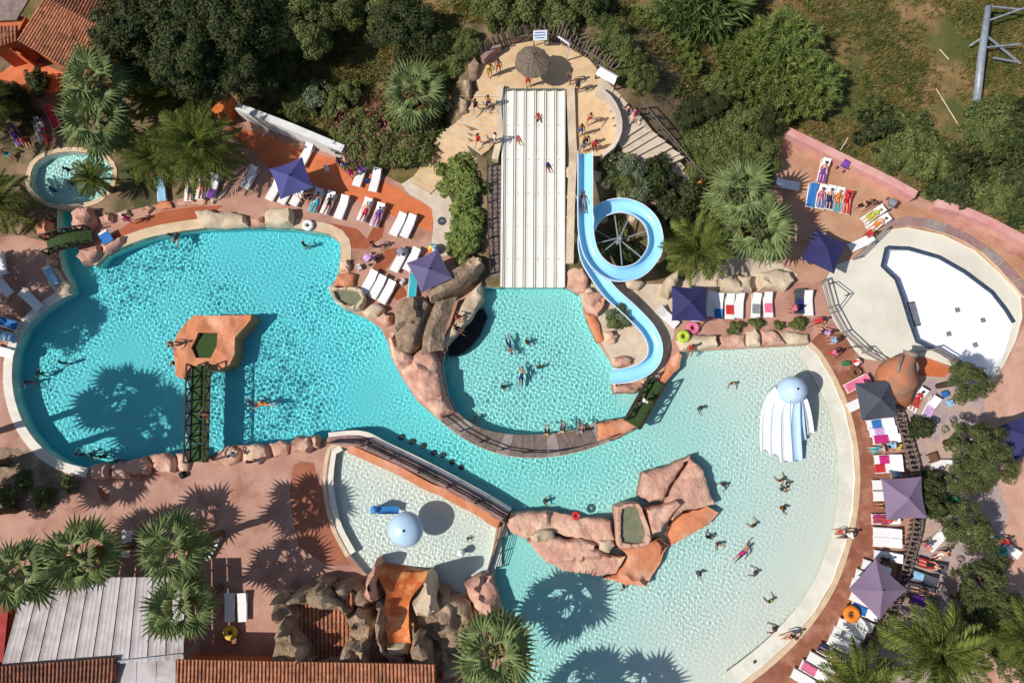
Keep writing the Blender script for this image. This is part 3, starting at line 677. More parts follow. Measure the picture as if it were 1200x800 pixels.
def deck_walk(outer, inner, z, label, m, n=None, seg=.9, thick=.5, cat='boardwalk', name='boardwalk', zb=-1.3):
    """walkway between two edge paths, each board panel its own part"""
    a, b = smooth_path(PL(outer), step=.2), smooth_path(PL(inner), step=.2)
    LA = sum((q - p).length for p, q in zip(a, a[1:])); n = n or int(LA / seg)
    r = empty(name, a[0], 0, label, cat); o0 = a[0]
    A = [a[min(len(a) - 1, round(i * (len(a) - 1) / n))] for i in range(n + 1)]; Bp = [b[min(len(b) - 1, round(i * (len(b) - 1) / n))] for i in range(n + 1)]
    mb = MB(); vs = []
    for p, q in zip(A, Bp): vs += [(p.x - o0.x, p.y - o0.y, zb), (p.x - o0.x, p.y - o0.y, z - .03), (q.x - o0.x, q.y - o0.y, z - .03), (q.x - o0.x, q.y - o0.y, zb)]
    fs = [(i * 4 + k, i * 4 + k + 1, i * 4 + k + 5, i * 4 + k + 4) for i in range(n) for k in range(3)]
    o = mb.add(vs, fs).build('base_wall', M['coping'], r); o.cycles.is_caustics_receiver = True
    for i in range(n):
        q = [A[i], A[i + 1], Bp[i + 1], Bp[i]]; c = sum(q, Vector()) / 4; qs = [c + (v - c) * .965 for v in q]; zz = z + rnd.uniform(-.006, .006)
        MB().prism([(v.x - o0.x, v.y - o0.y) for v in qs], zz - .025, zz + .03).build('plank', M[m] if not isinstance(m, list) else M[m[i % len(m)]], r)
    return r, a, b
bw, ca, cb = deck_walk(CRES_OUT[:7], [(536, 482), (553, 496), (576, 505), (606, 509), (640, 509), (672, 504), (697, 495)], .35, 'curved grey boardwalk around the slide pool', ['wood', 'greywood', 'wood', 'wood'])
railing([Vector((p.x, p.y, .36)) for p in offset_path(ca, .28)[::3]], 'dark wooden railing on the outer edge of the curved boardwalk', post_every=1.5, m='wood')
plat = rock([(697, 495), (722, 491), (737, 489), (756, 494), (740, 505), (715, 517), (697, 523)], .42, 'rockorange', 'orange brown landing at the end of the curved boardwalk', None, name='landing', cat='landing', plate=6, crack=.01, rough=.05, z0=-1.3)
KB_N = [(386, 512), (424, 510), (452, 523), (500, 546), (560, 578), (597, 600)]; KB_S = [(388, 521), (414, 521), (446, 534), (494, 557), (554, 589), (590, 611)]
bw2, ka, kb = deck_walk(KB_N, KB_S, .3, 'straight boardwalk between the toddler pool and the river', ['mauvewood', 'mauvewood', 'wood'], seg=1.3)
tag(ribbon('pool_coping', [Vector(p) for p in ka], -.02, .32, -.9, .25, M['whitecoping'], rec=True), kind='structure')
ks = smooth_path(PL([(410, 525), (446, 540), (494, 564), (552, 594), (584, 615)]), step=.7)
tag(ribbon('kerb_rock', [Vector((p.x + rnd.uniform(-.08, .08), p.y + rnd.uniform(-.08, .08), 0)) for p in ks], -.28, .3, -.4, .4, M['rockorange'], rec=True), 'orange rock kerb along the toddler pool edge', 'kerb')
railing([Vector((p.x, p.y, .32)) for p in offset_path(ka, -.42)[::4]], 'dark railing on the river side of the straight boardwalk', post_every=2.2, m='darkwood', rails=(.25, .5, .75, .95))
railing([Vector((p.x, p.y, .32)) for p in offset_path(kb, .1)[::4]], 'pale wooden railing on the toddler pool side of the straight boardwalk', post_every=2.2, m='mauvewood', rails=(.5, .95))
railing(PL([(586, 613), (580, 640), (570, 672)], .1), 'black fence between toddler pool and lagoon', cat='fence', name='pool_fence', post_every=1.1, m='darkmetal', rails=(.15, .35, .55, .75, .95), pr=.035, rr_=.02)
def bridge(pa, pb, width, zc, label, m_deck='turf', rail_h=.9, n=6, arch=.0, X=True):
    a, b = P(*pa, zc), P(*pb, zc); d = (b - a); L = d.length; r = empty('footbridge', (a.x, a.y, 0), math.atan2(d.y, d.x), label, 'bridge')
    zf = lambda t: zc + arch * math.sin(math.pi * t)
    for k in range(n * 2):
        t0, t1 = k / (n * 2), (k + 1) / (n * 2)
        MB().beam((L * t0 + .008, 0, zf(t0)), (L * t1 - .008, 0, zf(t1)), width, .08).build('deck_board', M[m_deck], r)
    for s in (-1, 1):
        y = s * (width / 2 + .03)
        mb = MB()
        for k in range(n):
            t0, t1 = k / n, (k + 1) / n
            mb.beam((L * t0, y, zf(t0) + rail_h), (L * t1, y, zf(t1) + rail_h), .1, .09)
        mb.build('rail', M['darkwood'], r); mb = MB()
        for k in range(n): mb.beam((L * k / n, y, zf(k / n) + .08), (L * (k + 1) / n, y, zf((k + 1) / n) + .08), .12, .09)
        mb.build('kick_rail', M['darkwood'], r)
        for k in range(n + 1): MB().box((L * k / n, y, zf(k / n) + rail_h / 2), (.1, .1, rail_h)).build('post', M['darkwood'], r)
        if X:
            for k in range(n):
                t0, t1 = k / n, (k + 1) / n; mb = MB()
                if k % 2 == 0: mb.beam((L * t0, y, zf(t0) + .08), (L * t1, y, zf(t1) + rail_h), .07, .07)
                else: mb.beam((L * t0, y, zf(t0) + rail_h), (L * t1, y, zf(t1) + .08), .07, .07)
                mb.build('brace', M['darkwood'], r)
    return r
bridge((236, 428), (233, 541), 1.25, .7, 'long green footbridge with trussed dark rails to the turf island', n=8)
bridge((740, 497), (769, 446), 1.15, .5, 'dark green footbridge between curved boardwalk and blue slide mouth', n=5)
bridge((56, 290), (108, 277), 1.1, .45, 'small arched green footbridge over the narrow channel', n=5, arch=.35)
# ------------------------------------------------------------------ hill: platform, stairs, walls
def zh(dz): return lambda x, y: HZ(x, y) + dz
def hill_sheet(name, px, dz, m, grid=.5):
    return tag(sheet(name, [PH(x, y) for x, y in px], [], 0, M[m], zf=zh(dz), grid=grid), kind='structure')
hill_sheet('slide_platform', [(556, 84), (572, 66), (598, 54), (628, 48), (660, 52), (690, 70), (704, 88), (712, 104), (700, 112), (664, 108), (586, 108), (562, 110)], .10, 'stairstone')
hill_sheet('stair_landing', [(672, 106), (698, 110), (716, 128), (724, 150), (720, 170), (708, 184), (676, 184), (673, 150)], .16, 'stairstone')
hill_sheet('garden_path', [(770, 170), (800, 194), (838, 226), (850, 250), (820, 246), (790, 222), (755, 190)], .05, 'stairpale')
def stairs(left, right, n, label, m, dz=.12):
    a, b = [PH(x, y) for x, y in left], [PH(x, y) for x, y in right]; a, b = smooth_path(a, step=.15), smooth_path(b, step=.15)
    r = empty('stairway', a[0], 0, label, 'stairs'); o0 = Vector(a[0])
    A = [a[round(i * (len(a) - 1) / n)] for i in range(n + 1)]; Bp = [b[round(i * (len(b) - 1) / n)] for i in range(n + 1)]
    for i in range(n):
        q = [A[i], A[i + 1], Bp[i + 1], Bp[i]]; c = sum(q, Vector()) / 4; z = max(HZ(v.x, v.y) for v in q) * .5 + HZ(c.x, c.y) * .5 + dz
        MB().prism([(v.x - o0.x, v.y - o0.y) for v in q], z - .9 - o0.z, z - o0.z).build('step', M[m], r)
        if i % 1 == 0:
            e0, e1 = Vector((q[1].x, q[1].y, z)) - o0, Vector((q[2].x, q[2].y, z)) - o0
            MB().beam(e0 + Vector((0, 0, -.02)), e1 + Vector((0, 0, -.02)), .09, .07).build('nosing', M['whitepath'], r)
    return r
stairs([(557, 108), (550, 128), (533, 152), (508, 180), (480, 214)], [(585, 108), (585, 140), (580, 168), (556, 188), (530, 202), (504, 228)], 20, 'pale stone stairway curving down from the platform to the orange terrace', 'stairstone')
stairs([(704, 90), (727, 112), (747, 140), (772, 165), (798, 190)], [(696, 114), (711, 130), (719, 156), (731, 180), (754, 206)], 13, 'pale stone stairway with palisade rail behind the blue slide', 'stairpale')
def hill_wall(px, w, h, m, label, cat='wall', dz=-.3, name='wall', step=.5):
    p = smooth_path([PH(x, y) for x, y in px], step=step)
    o = ribbon(name, [Vector((q.x, q.y, 0)) for q in p], -w / 2, w / 2, dz, h, M[m], zs=[HZ(q.x, q.y) for q in p]); return tag(o, label, cat)
hill_wall([(698, 112), (712, 122), (722, 140), (724, 160), (716, 178), (704, 188)], .32, 1.0, 'whitepath', 'curved pale parapet round the start of the blue slide')
hill_wall([(668, 106), (669, 130), (670, 160), (671, 186), (669, 230), (668, 270), (667, 310)], .55, .45, 'rockpale', 'long pale rock wall between racing slide and blue slide')
hill_wall([(587, 104), (584, 130), (586, 160), (580, 190)], .45, .55, 'rockpale', 'rough pale wall between the racing slide and the left stairs')
hill_wall([(742, 132), (760, 155), (780, 178), (800, 200)], .3, .35, 'stairpale', 'low stone kerb on the outer side of the right stairs')
railing([PH(x, y, 0) + Vector((0, 0, .1)) for x, y in ((750, 128), (768, 150), (788, 172), (806, 196), (822, 212))], 'wooden handrail along the outer edge of the right stairs', post_every=1.1)
# palisade
pal = [PH(x, y) for x, y in ((570, 70), (582, 60), (600, 53), (622, 49), (646, 49), (664, 56), (682, 66), (702, 78), (714, 88))]
pal = smooth_path(pal, step=.19); pr = empty('palisade', pal[0], 0, 'grey wooden palisade of uneven stakes round the slide platform', 'fence'); rr = random.Random(4)
stk = MB().tube([(0, 0, 0), (0, 0, 1), (0, 0, 1.9), (0, 0, 2.05)], [.07, .065, .055, .01], 6).mesh('stake'); stk.materials.append(M['wood'])
c0 = sum(pal, Vector()) / len(pal)
for i, p in enumerate(pal):
    o = link('stake', stk, pr, loc=p - pal[0] + Vector((0, 0, -.1))); out = (p - c0); out.z = 0; out.normalize()
    o.rotation_euler = (-out.y * .18 + rr.uniform(-.08, .08), out.x * .18 + rr.uniform(-.08, .08), 0); o.scale = (1, 1, rr.uniform(.85, 1.15))
mb = MB()
for a, b in zip(pal, pal[1:]): mb.beam(a - pal[0] + Vector((0, 0, .8)), b - pal[0] + Vector((0, 0, .8)), .07, .12)
mb.build('rail', M['wood'], pr)
hill_wall([(566, 76), (574, 68), (586, 60)], .35, .9, 'mauvewood', 'grey wooden box beside the platform entrance', 'box', name='storage_box')
# signs
mat('signwhite', srgb(232, 236, 242), srgb(224, 228, 236), scale=2, rough=.5); mat('signblue', srgb(90, 120, 190), rough=.5)
p = PH(632, 56); sg = empty('notice_board', p, .05, 'white notice board with blue lines on the palisade behind the thatched parasol', 'sign')
Mx = Matrix.Rotation(R(-38), 3, 'X')
MB().box((0, 0, 1.5), (.98, .05, .68), M=Mx).build('board', M['signwhite'], sg)
for k, w in enumerate((.7, .82, .6)):
    c = Mx @ Vector((-.02, -.034, .2 - .18 * k)) + Vector((0, 0, 1.5)); MB().box(c, (w, .012, .06), M=Mx).build('text_line', M['signblue'], sg)
for s in (-1, 1): MB().beam((s * .4, .1, 0), (s * .4, .1, 1.45), .06, .06).build('post', M['darkwood'], sg)
p = PH(708, 100); sg = empty('notice_board', p, R(-32), 'white framed notice board on dark posts at the head of the right stairs', 'sign')
MB().box((0, 0, 1.3), (1.5, .05, .62), M=Mx).build('board', M['signwhite'], sg)
for s in (-1, 1): MB().beam((s * .78, .05, 0), (s * .78, .05, 1.7), .08, .08).build('post', M['darkwood'], sg)
MB().beam((-.82, .22, 1.58), (.82, .22, 1.58), .08, .08).build('frame', M['greywood'], sg)
p = PH(664, 72); sg = empty('gate_frame', p, 0, 'white metal frame standing against the palisade', 'frame')
MB().beam((0, 0, 0), (0, 0, 2.1), .09, .09).build('post', M['signwhite'], sg); MB().beam((0, 0, 2.1), (-.75, .55, 2.15), .09, .09).build('crossbar', M['signwhite'], sg)
# thatched parasol
mat('thatch', srgb(150, 132, 116), srgb(112, 98, 86), scale=9, rough=.95, bump=1, bscale=25, coords='obj')
p = P(624, 71, HTOP + 2.35); tp_ = empty('thatched_parasol', (p.x, p.y, HZ(p.x, p.y) + .1), 0, 'round thatched parasol on the slide platform', 'parasol')
mb = MB(); prof = []
rr = random.Random(3); n = 40; rings = [(0.02, 2.75), (.35, 2.6), (.75, 2.38), (1.12, 2.14), (1.2, 2.02), (1.1, 2.06), (.3, 2.5)]
vs = []
for r_, z_ in rings:
    for k in range(n): t = 2 * math.pi * k / n; q = r_ * (1 + (rr.uniform(-.04, .04) if r_ > .9 else 0)); vs.append((q * math.cos(t), q * math.sin(t), z_ + (rr.uniform(-.05, .05) if r_ > .3 else 0)))
mb.add(vs, [(i * n + k, i * n + (k + 1) % n, (i + 1) * n + (k + 1) % n, (i + 1) * n + k) for i in range(len(rings) - 1) for k in range(n)]).build('thatch_roof', M['thatch'], tp_)
MB().tube([(0, 0, 0), (0, 0, 2.6)], .06).build('pole', M['darkwood'], tp_)

# ------------------------------------------------------------------ racing slide
sl = empty('racing_slide', P(626, 336), 0, 'wide cream racing slide with six parallel lanes', 'water slide'); o0 = Vector(sl.location)
tl, tr, bl_, br_ = P(590.5, 107, 4.05), P(661.5, 107, 4.05), P(588.5, 337, .0), P(661, 337, .0)
def sp_(u, t, dz=0):
    a = tl.lerp(bl_, t); b = tr.lerp(br_, t); q = a.lerp(b, u); q.z = 4.0 * (1 - t) + .04 + .10 * math.sin(t * 9) * (1 - t) * t * 2 + dz; return q - o0
NL, NS = 6, 30
for k in range(NL):
    u0, u1 = k / NL + .004, (k + 1) / NL - .004; mb = MB(); vs = []
    for i in range(NS + 1):
        t = i / NS
        for u, dz in ((u0, .0), (u0 + .012, .14), (u0 + .022, .14), (u0 + .034, .03), ((u0 + u1) / 2, .0), (u1 - .026, .03), (u1 - .010, .1), (u1, .1), (u1, 0)): vs.append(sp_(u, t, dz))
    c = 9; mb.add(vs, [(i * c + j, i * c + j + 1, (i + 1) * c + j + 1, (i + 1) * c + j) for i in range(NS) for j in range(c - 1)])
    mb.build('lane', M['slidecream'], sl)
    if k: 
        mb = MB(); mb.add([sp_(k / NL - .014, i / NS, -.02 + .105) for i in range(NS + 1)] + [sp_(k / NL + .006, i / NS, -.02 + .105) for i in range(NS + 1)], [(i, i + 1, NS + 2 + i, NS + 1 + i) for i in range(NS)]).build('divider', M['slidegroove'], sl)
mb = MB(); vs = []
for i in range(NS + 1):
    t = i / NS
    for u, dz in ((-.03, -.9), (-.03, .22), (.004, .22), (.004, -.9)): vs.append(sp_(u, t, dz))
mb.add(vs, [(i * 4 + j, i * 4 + j + 1, i * 4 + j + 5, i * 4 + j + 4) for i in range(NS) for j in range(3)]).build('side_wall', M['slidecream'], sl)
mb = MB(); vs = []
for i in range(NS + 1):
    t = i / NS
    for u, dz in ((1.0, -.9), (1.0, .12), (1.012, .12), (1.012, -.9)): vs.append(sp_(u, t, dz))
mb.add(vs, [(i * 4 + j, i * 4 + j + 1, i * 4 + j + 5, i * 4 + j + 4) for i in range(NS) for j in range(3)]).build('side_wall', M['slidecream'], sl)
mb = MB(); mb.add([sp_(1.0, i / NS, -.05) for i in range(NS + 1)] + [sp_(1.07, i / NS, -.06) for i in range(NS + 1)], [(i, i + 1, NS + 2 + i, NS + 1 + i) for i in range(NS)]).build('gap_shade', M['darkwood'], sl)  # dark strip painting the deep shade of the gap beside the slide
for t in (.17, .34, .51, .68, .85):
    mb = MB(); mb.add([sp_(u, t + d, .012 + (.135 if abs(u * 6 - round(u * 6)) < .09 else 0)) for d in (-.0012, .0012) for u in [k / 60 for k in range(1, 60)]], [(i, i + 1, 60 + i, 59 + i) for i in range(58)]).build('joint', M['slidegroove'], sl)
mb = MB(); mb.beam(sp_(-.02, 0, .16) + Vector((0, .05, 0)), sp_(1.0, 0, .16) + Vector((0, .05, 0)), .12, .1).build('start_bar', M['slidegroove'], sl)
# dark walkway between the slide and the shrubs
w0 = [PH(x, y) for x, y in ((573, 196), (572, 240), (573, 285), (575, 326))]; w1 = [PH(x, y) for x, y in ((587, 196), (587, 240), (587, 285), (587, 326))]
wk = empty('service_walkway', w0[0], 0, 'dark plank walkway along the left side of the racing slide', 'walkway')
for i in range(24):
    def lp_(w, t): 
        k = t * 3; j = min(2, int(k)); return w[j].lerp(w[j + 1], k - j)
    q = [lp_(w0, i / 24), lp_(w1, i / 24), lp_(w1, (i + .93) / 24), lp_(w0, (i + .93) / 24)]; z = HZ(q[0].x, q[0].y) + .12 - w0[0].z
    MB().prism([(v.x - w0[0].x, v.y - w0[0].y) for v in q], z - .06, z).build('plank', M['wood'], wk)
railing([PH(x, y) + Vector((0, 0, .1)) for x, y in ((572, 196), (572, 240), (573, 285), (575, 322))], 'dark handrail beside the service walkway', m='darkwood', post_every=1.4)

# ------------------------------------------------------------------ blue tube slide
def sweep(path, prof, name, m, parent, smooth=True):
    """prof: list of (side, up) offsets; frames stay upright"""
    vs = []; n = len(prof)
    for i, p in enumerate(path):
        d = path[min(i + 1, len(path) - 1)] - path[max(i - 1, 0)]; d.z = 0; d.normalize(); s = Vector((-d.y, d.x, 0))
        vs += [p + s * a + Vector((0, 0, b)) for a, b in prof]
    return MB().add(vs, [(i * n + j, i * n + j + 1, (i + 1) * n + j + 1, (i + 1) * n + j) for i in range(len(path) - 1) for j in range(n - 1)]).build(name, m, parent, smooth)
SPIRAL = [(685, 180, 3.7), (685, 215, 3.5), (685, 250, 3.3), (686, 275, 3.1), (692, 299, 2.95), (706, 316, 2.8), (725, 323, 2.7), (747, 318, 2.6), (762, 302, 2.5), (767, 284, 2.4), (762, 263, 2.3), (746, 248, 2.2), (725, 243, 2.1), (704, 249, 1.95), (691, 264, 1.75), (685, 283, 1.5), (688, 304, 1.3), (698, 322, 1.15), (714, 344, 1.0), (738, 366, .85), (757, 386, .7), (766, 405, .6), (764, 422, .5), (752, 434, .42), (735, 440, .34), (716, 442, .24)]
path = smooth_path([P(x, y, z) for x, y, z in SPIRAL], step=.3)
bs = empty('spiral_slide', P(725, 284), 0, 'light blue spiral water slide with one full loop', 'water slide'); o0 = Vector((bs.location.x, bs.location.y, 0)); bs.location = o0
path = [p - o0 for p in path]; rs = .50
prof = [(rs * math.sin(R(a)) , rs * .8 * (1 - math.cos(R(a))) - .1 + (.12 if abs(a) > 80 else 0)) for a in range(-90, 91, 15)]
half = len(path)
sweep(path, prof, 'chute', M['slideblue'], bs)
outer = [(a * 1.06, b - .06) for a, b in prof]; sweep(path, outer, 'chute_shell', M['slidelip'], bs)
for s in (-1, 1):
    sweep(path, [(s * rs * .97, prof[0][1] + .0), (s * rs * .97, prof[0][1] + .05), (s * rs * 1.1, prof[0][1] + .05), (s * rs * 1.1, prof[0][1])], 'lip', M['slidelip'], bs, False)
for i in range(7, len(path) - 4, 9): sweep(path[i:i + 2], [(a * 1.1, b - .07) for a, b in prof], 'flange', M['slidelip'], bs, False)
cp = P(724, 284, 1.5) - o0; gz = HZ(cp.x + o0.x, cp.y + o0.y)
MB().tube([(cp.x, cp.y, gz - .2), (cp.x, cp.y, 2.7)], .16, 12).build('support_post', M['metal'], bs, True)
for k in (8, 11, 14, 17, 20, 23):
    i = int(k / len(SPIRAL) * len(path)) if False else 0
for a in (20, 70, 95, 150, 185, 225, 270, 315):
    q = cp + Vector((math.cos(R(a)) * 2.5, math.sin(R(a)) * 2.4, 0)); j = min(range(int(len(path) * .2), int(len(path) * .62)), key=lambda t: (path[t].xy - q.xy).length); q = path[j]
    MB().beam((cp.x, cp.y, q.z - .35), q + Vector((0, 0, -.2)), .08, .1).build('support_arm', M['metal'], bs)
for k in (.05, .16, .66, .75, .84):
    q = path[int(k * len(path))]; g = HZ(q.x + o0.x, q.y + o0.y); MB().tube([(q.x, q.y, g - .2), (q.x, q.y, q.z - .1)], .09, 8).build('leg', M['metal'], bs)

# ------------------------------------------------------------------ toddler pool toys
mat('toyblue', srgb(190, 216, 236), srgb(178, 206, 230), scale=1, rough=.3, spec=.5); mat('toywhite', srgb(240, 242, 244), srgb(232, 236, 240), scale=1, rough=.3, spec=.5); mat('toydeep', srgb(70, 150, 220), srgb(60, 136, 208), scale=1, rough=.3, spec=.5)
p = P(474, 621, 2.1); mu = empty('mushroom_fountain', (p.x, p.y, -.62), 0, 'pale blue mushroom fountain standing in the toddler pool', 'fountain')
MB().lathe([(.05, 3.08), (.3, 3.05), (.62, 2.95), (.9, 2.75), (1.1, 2.48), (1.19, 2.25), (1.2, 2.15), (1.12, 2.16), (.3, 2.3)], 40).build('cap', M['toyblue'], mu, True)
MB().lathe([(.3, 0), (.22, .5), (.2, 1.5), (.32, 2.32)], 20).build('stem', M['toywhite'], mu, True)
MB().lathe([(0, 3.11), (.1, 3.1), (.1, 3.02)], 12).build('nozzle', M['darkmetal'], mu)
p = P(450, 597, .3); ts = empty('toddler_slide', (p.x, p.y, -.62), ang(450, 597, -3), 'small bright blue slide standing in the toddler pool', 'slide')
sweep([Vector((-.35, 0, 1.25)), Vector((-.1, 0, 1.2)), Vector((.4, 0, .85)), Vector((.95, 0, .62)), Vector((1.0, 0, .6))], [(-.26, .16), (-.24, 0), (.24, 0), (.26, .16)], 'chute', M['toydeep'], ts)
MB().lathe([(0, 1.62), (.2, 1.55), (.3, 1.35), (.28, 1.1), (.2, .6), (.22, 0)], 16, (-.6, 0, 0)).build('body', M['toydeep'], ts, True)
for s in (-1, 1): MB().beam((-.35, s * .22, 0), (-.35, s * .22, 1.2), .06, .06).build('leg', M['toyblue'], ts)
p = P(540, 648, .4); bj = empty('fountain_jet', (p.x, p.y, -.62), 0, 'small white dome jet in the toddler pool beside the grotto shadow', 'fountain')
MB().lathe([(0, 1.12), (.16, 1.08), (.26, .95), (.28, .8), (.18, .7), (.14, 0)], 16).build('body', M['toywhite'], bj, True); MB().lathe([(0, 1.15), (.06, 1.14), (.07, 1.08)], 8).build('nozzle', M['toyblue'], bj)

# octopus slide
p = P(927, 470, 0); oc = empty('octopus_slide', (p.x, p.y, -.7), 0, 'white and pale blue octopus slide standing in the shallow lagoon', 'slide'); o0 = Vector(oc.location)
hp = P(928, 457, 2.15) - o0
hd = MB().lathe([(0, 1.05), (.3, 1.0), (.62, .82), (.86, .5), (.96, .1), (.92, -.3), (.78, -.7), (.62, -1.1), (.6, -2.9)], 28, hp).build('head', M['toyblue'], oc, True)
for s in (-1, 1):
    e = hp + Vector((s * .36, -.72, .42)); MB().lathe([(0, .12), (.08, .1), (.12, 0), (.08, -.1), (0, -.12)], 10, e).build('eye', M['toywhite'], hd); MB().lathe([(0, .06), (.05, .03), (.06, 0), (0, -.06)], 8, e + Vector((0, -.07, .06))).build('pupil', M['darkmetal'], hd)
MB().lathe([(0, 1.09), (.08, 1.07), (.08, 1.0)], 10, hp).build('nozzle', M['darkmetal'], oc)
for pts, m, w in [([(912, 458, 1.6), (904, 468, 1.4), (898, 490, .8), (897, 528, -.1)], 'toywhite', .3), ([(918, 462, 1.7), (911, 475, 1.4), (908, 500, .7), (908, 533, -.1)], 'toywhite', .36), ([(924, 466, 1.7), (921, 482, 1.3), (920, 510, .6), (921, 541, -.1)], 'toywhite', .36), ([(931, 467, 1.7), (931, 484, 1.3), (932, 510, .6), (934, 540, -.1)], 'toyblue', .34), ([(938, 462, 1.6), (943, 472, 1.3), (947, 488, .7), (950, 508, -.1)], 'toywhite', .22), ([(935, 465, 1.6), (938, 480, 1.2), (940, 500, .6), (942, 516, -.1)], 'toyblue', .16)]:
    pa = smooth_path([P(*q) - o0 for q in pts], step=.2)
    sweep(pa, [(-w * 1.15, -.25), (-w * 1.2, .08), (-w * 1.0, .14), (-w * .8, .02), (0, -.04), (w * .8, .02), (w * 1.0, .14), (w * 1.2, .08), (w * 1.15, -.25)], 'tentacle', M[m], oc)

# ------------------------------------------------------------------ walls, fences
def wall(px, z, w, m, label, cat='wall', name='wall', zb=-.1):
    p = PL(px, z); o = ribbon(name, [Vector((q.x, q.y, 0)) for q in p], -w / 2, w / 2, zb, z, M[m]); return tag(o, label, cat)
wall([(277, 124), (340, 148), (402, 174)], 1.7, .55, 'whitewall', 'white garden wall above the orange terrace')
wall([(917, 150), (985, 183), (1045, 212), (1074, 228)], .9, .62, 'pinkwall', 'pink stucco wall bordering the upper terrace')
wall([(1098, 238), (1130, 246), (1166, 262), (1215, 288)], .9, .62, 'pinkwall', 'pink stucco wall behind the drained pool')
wall([(252, 132), (268, 110)], 1.9, .7, 'orangeslide', 'orange tiled pillar at the end of the white wall', 'pillar', 'wall_pillar')
DW_O = [(1036, 262), (1064, 254), (1108, 264), (1150, 286), (1184, 316), (1210, 346)]; DW_I = [(1038, 268), (1064, 265), (1105, 274), (1143, 292), (1173, 320), (1198, 349)]
deck_walk(DW_O, DW_I, .22, 'mauve plank walkway round the back of the drained pool', ['mauvewood', 'mauvewood', 'greywood'], seg=1.5, zb=-.1)
railing(PL([(962, 330), (964, 345), (973, 368), (988, 394), (1004, 410), (1040, 430)]), 'grey wooden railing between the drained pool and the lounger row', m='greywood', post_every=2.0, rails=(.3, .6, .95))
railing(PL([(1000, 304), (1016, 288), (1034, 270)]), 'short grey railing at the upper corner of the drained pool', m='greywood', post_every=1.6, rails=(.3, .6, .95))
railing(PL([(1068, 414), (1086, 408), (1100, 414), (1118, 428), (1134, 436)]), 'grey railing above the giant terracotta jar', m='greywood', post_every=1.5, rails=(.3, .6, .95))
for px, lab in (([(972, 333), (985, 328), (993, 359), (974, 367)], 'black metal gate frame standing in the drained pool'), ([(994, 408), (1006, 401), (1024, 417), (1034, 429)], 'black metal frame near the giant jar at the drained pool')):
    railing(PL(px, .0), lab, 'frame', 'gate_frame', h=.8, m='darkmetal', post_every=1.8, rails=(.78,), pr=.03, rr_=.025)
lf = [(1036, 458), (1048, 490), (1058, 520), (1066, 550), (1070, 585), (1069, 615), (1064, 638), (1056, 665), (1046, 700), (1030, 732), (1012, 758)]
lfp = smooth_path(PL(lf), step=.32); r = empty('log_fence', lfp[0], 0, 'dark rustic log fence between the lounger row and the stone terrace', 'fence'); rr = random.Random(8)
lg = MB().tube([(0, 0, 0), (0, 0, .85), (0, 0, .92)], [.095, .09, .04], 7).mesh('log'); lg.materials.append(M['wood'])
for p in lfp:
    for s in (-.2, 0, .2):
        o = link('log', lg, r, loc=p - lfp[0] + Vector((s + rr.uniform(-.03, .03), rr.uniform(-.05, .05), 0))); o.rotation_euler = (rr.uniform(-.06, .06), rr.uniform(-.06, .06), 0); o.scale = (1, 1, rr.uniform(.85, 1.1))
for s in (-.3, .3):
    mb = MB()
    for a, b in zip(lfp, lfp[1:]): mb.beam(a - lfp[0] + Vector((s, 0, .7)), b - lfp[0] + Vector((s, 0, .7)), .08, .1)
    mb.build('rail', M['wood'], r)
# giant jar
mat('jar', srgb(196, 124, 88), srgb(178, 108, 76), scale=.8, rough=.8, c3=srgb(150, 112, 90), s3=.5, bump=.25, bscale=5, dist=.05); mat('jargrey', srgb(150, 136, 124), srgb(120, 108, 98), scale=2, rough=.85)
ja = empty('giant_jar', P(1050, 447), 0, 'giant terracotta jar tilted beside the drained pool', 'jar'); o0 = Vector(ja.location)
pts = smooth_path([P(1067, 416, 2.5) - o0, P(1062, 423, 2.4) - o0, P(1054, 434, 2.0) - o0, P(1050, 447, 1.4) - o0, P(1055, 462, .8) - o0, P(1064, 475, .15) - o0], step=.22)
N_ = len(pts); MB().tube(pts, [np.interp(i / (N_ - 1), [0, .08, .18, .32, .5, .7, .88, 1], [.42, .5, .95, 1.32, 1.4, 1.0, .5, .1]) for i in range(N_)], 28).build('body', M['jar'], ja, True)
MB().tube([P(1068, 412, 2.6) - o0, P(1066, 418, 2.5) - o0], [.52, .4], 18).build('neck', M['jargrey'], ja, True)
for a, b in (((1058, 418, 2.9), (1052, 436, 2.9)), ((1072, 422, 2.2), (1066, 442, 1.9))):
    A_, B_ = P(*a) - o0, P(*b) - o0; mid = (A_ + B_) / 2 + Vector((.25 if a[0] > 1065 else -.2, 0, .25)); MB().tube(smooth_path([A_, mid, B_], step=.15), .1, 8).build('handle', M['jargrey'], ja, True)
floor_sheet('jar_terrace', [(1072, 421), (1090, 418), (1112, 432), (1108, 442), (1076, 440)], .022, 'terracotta')
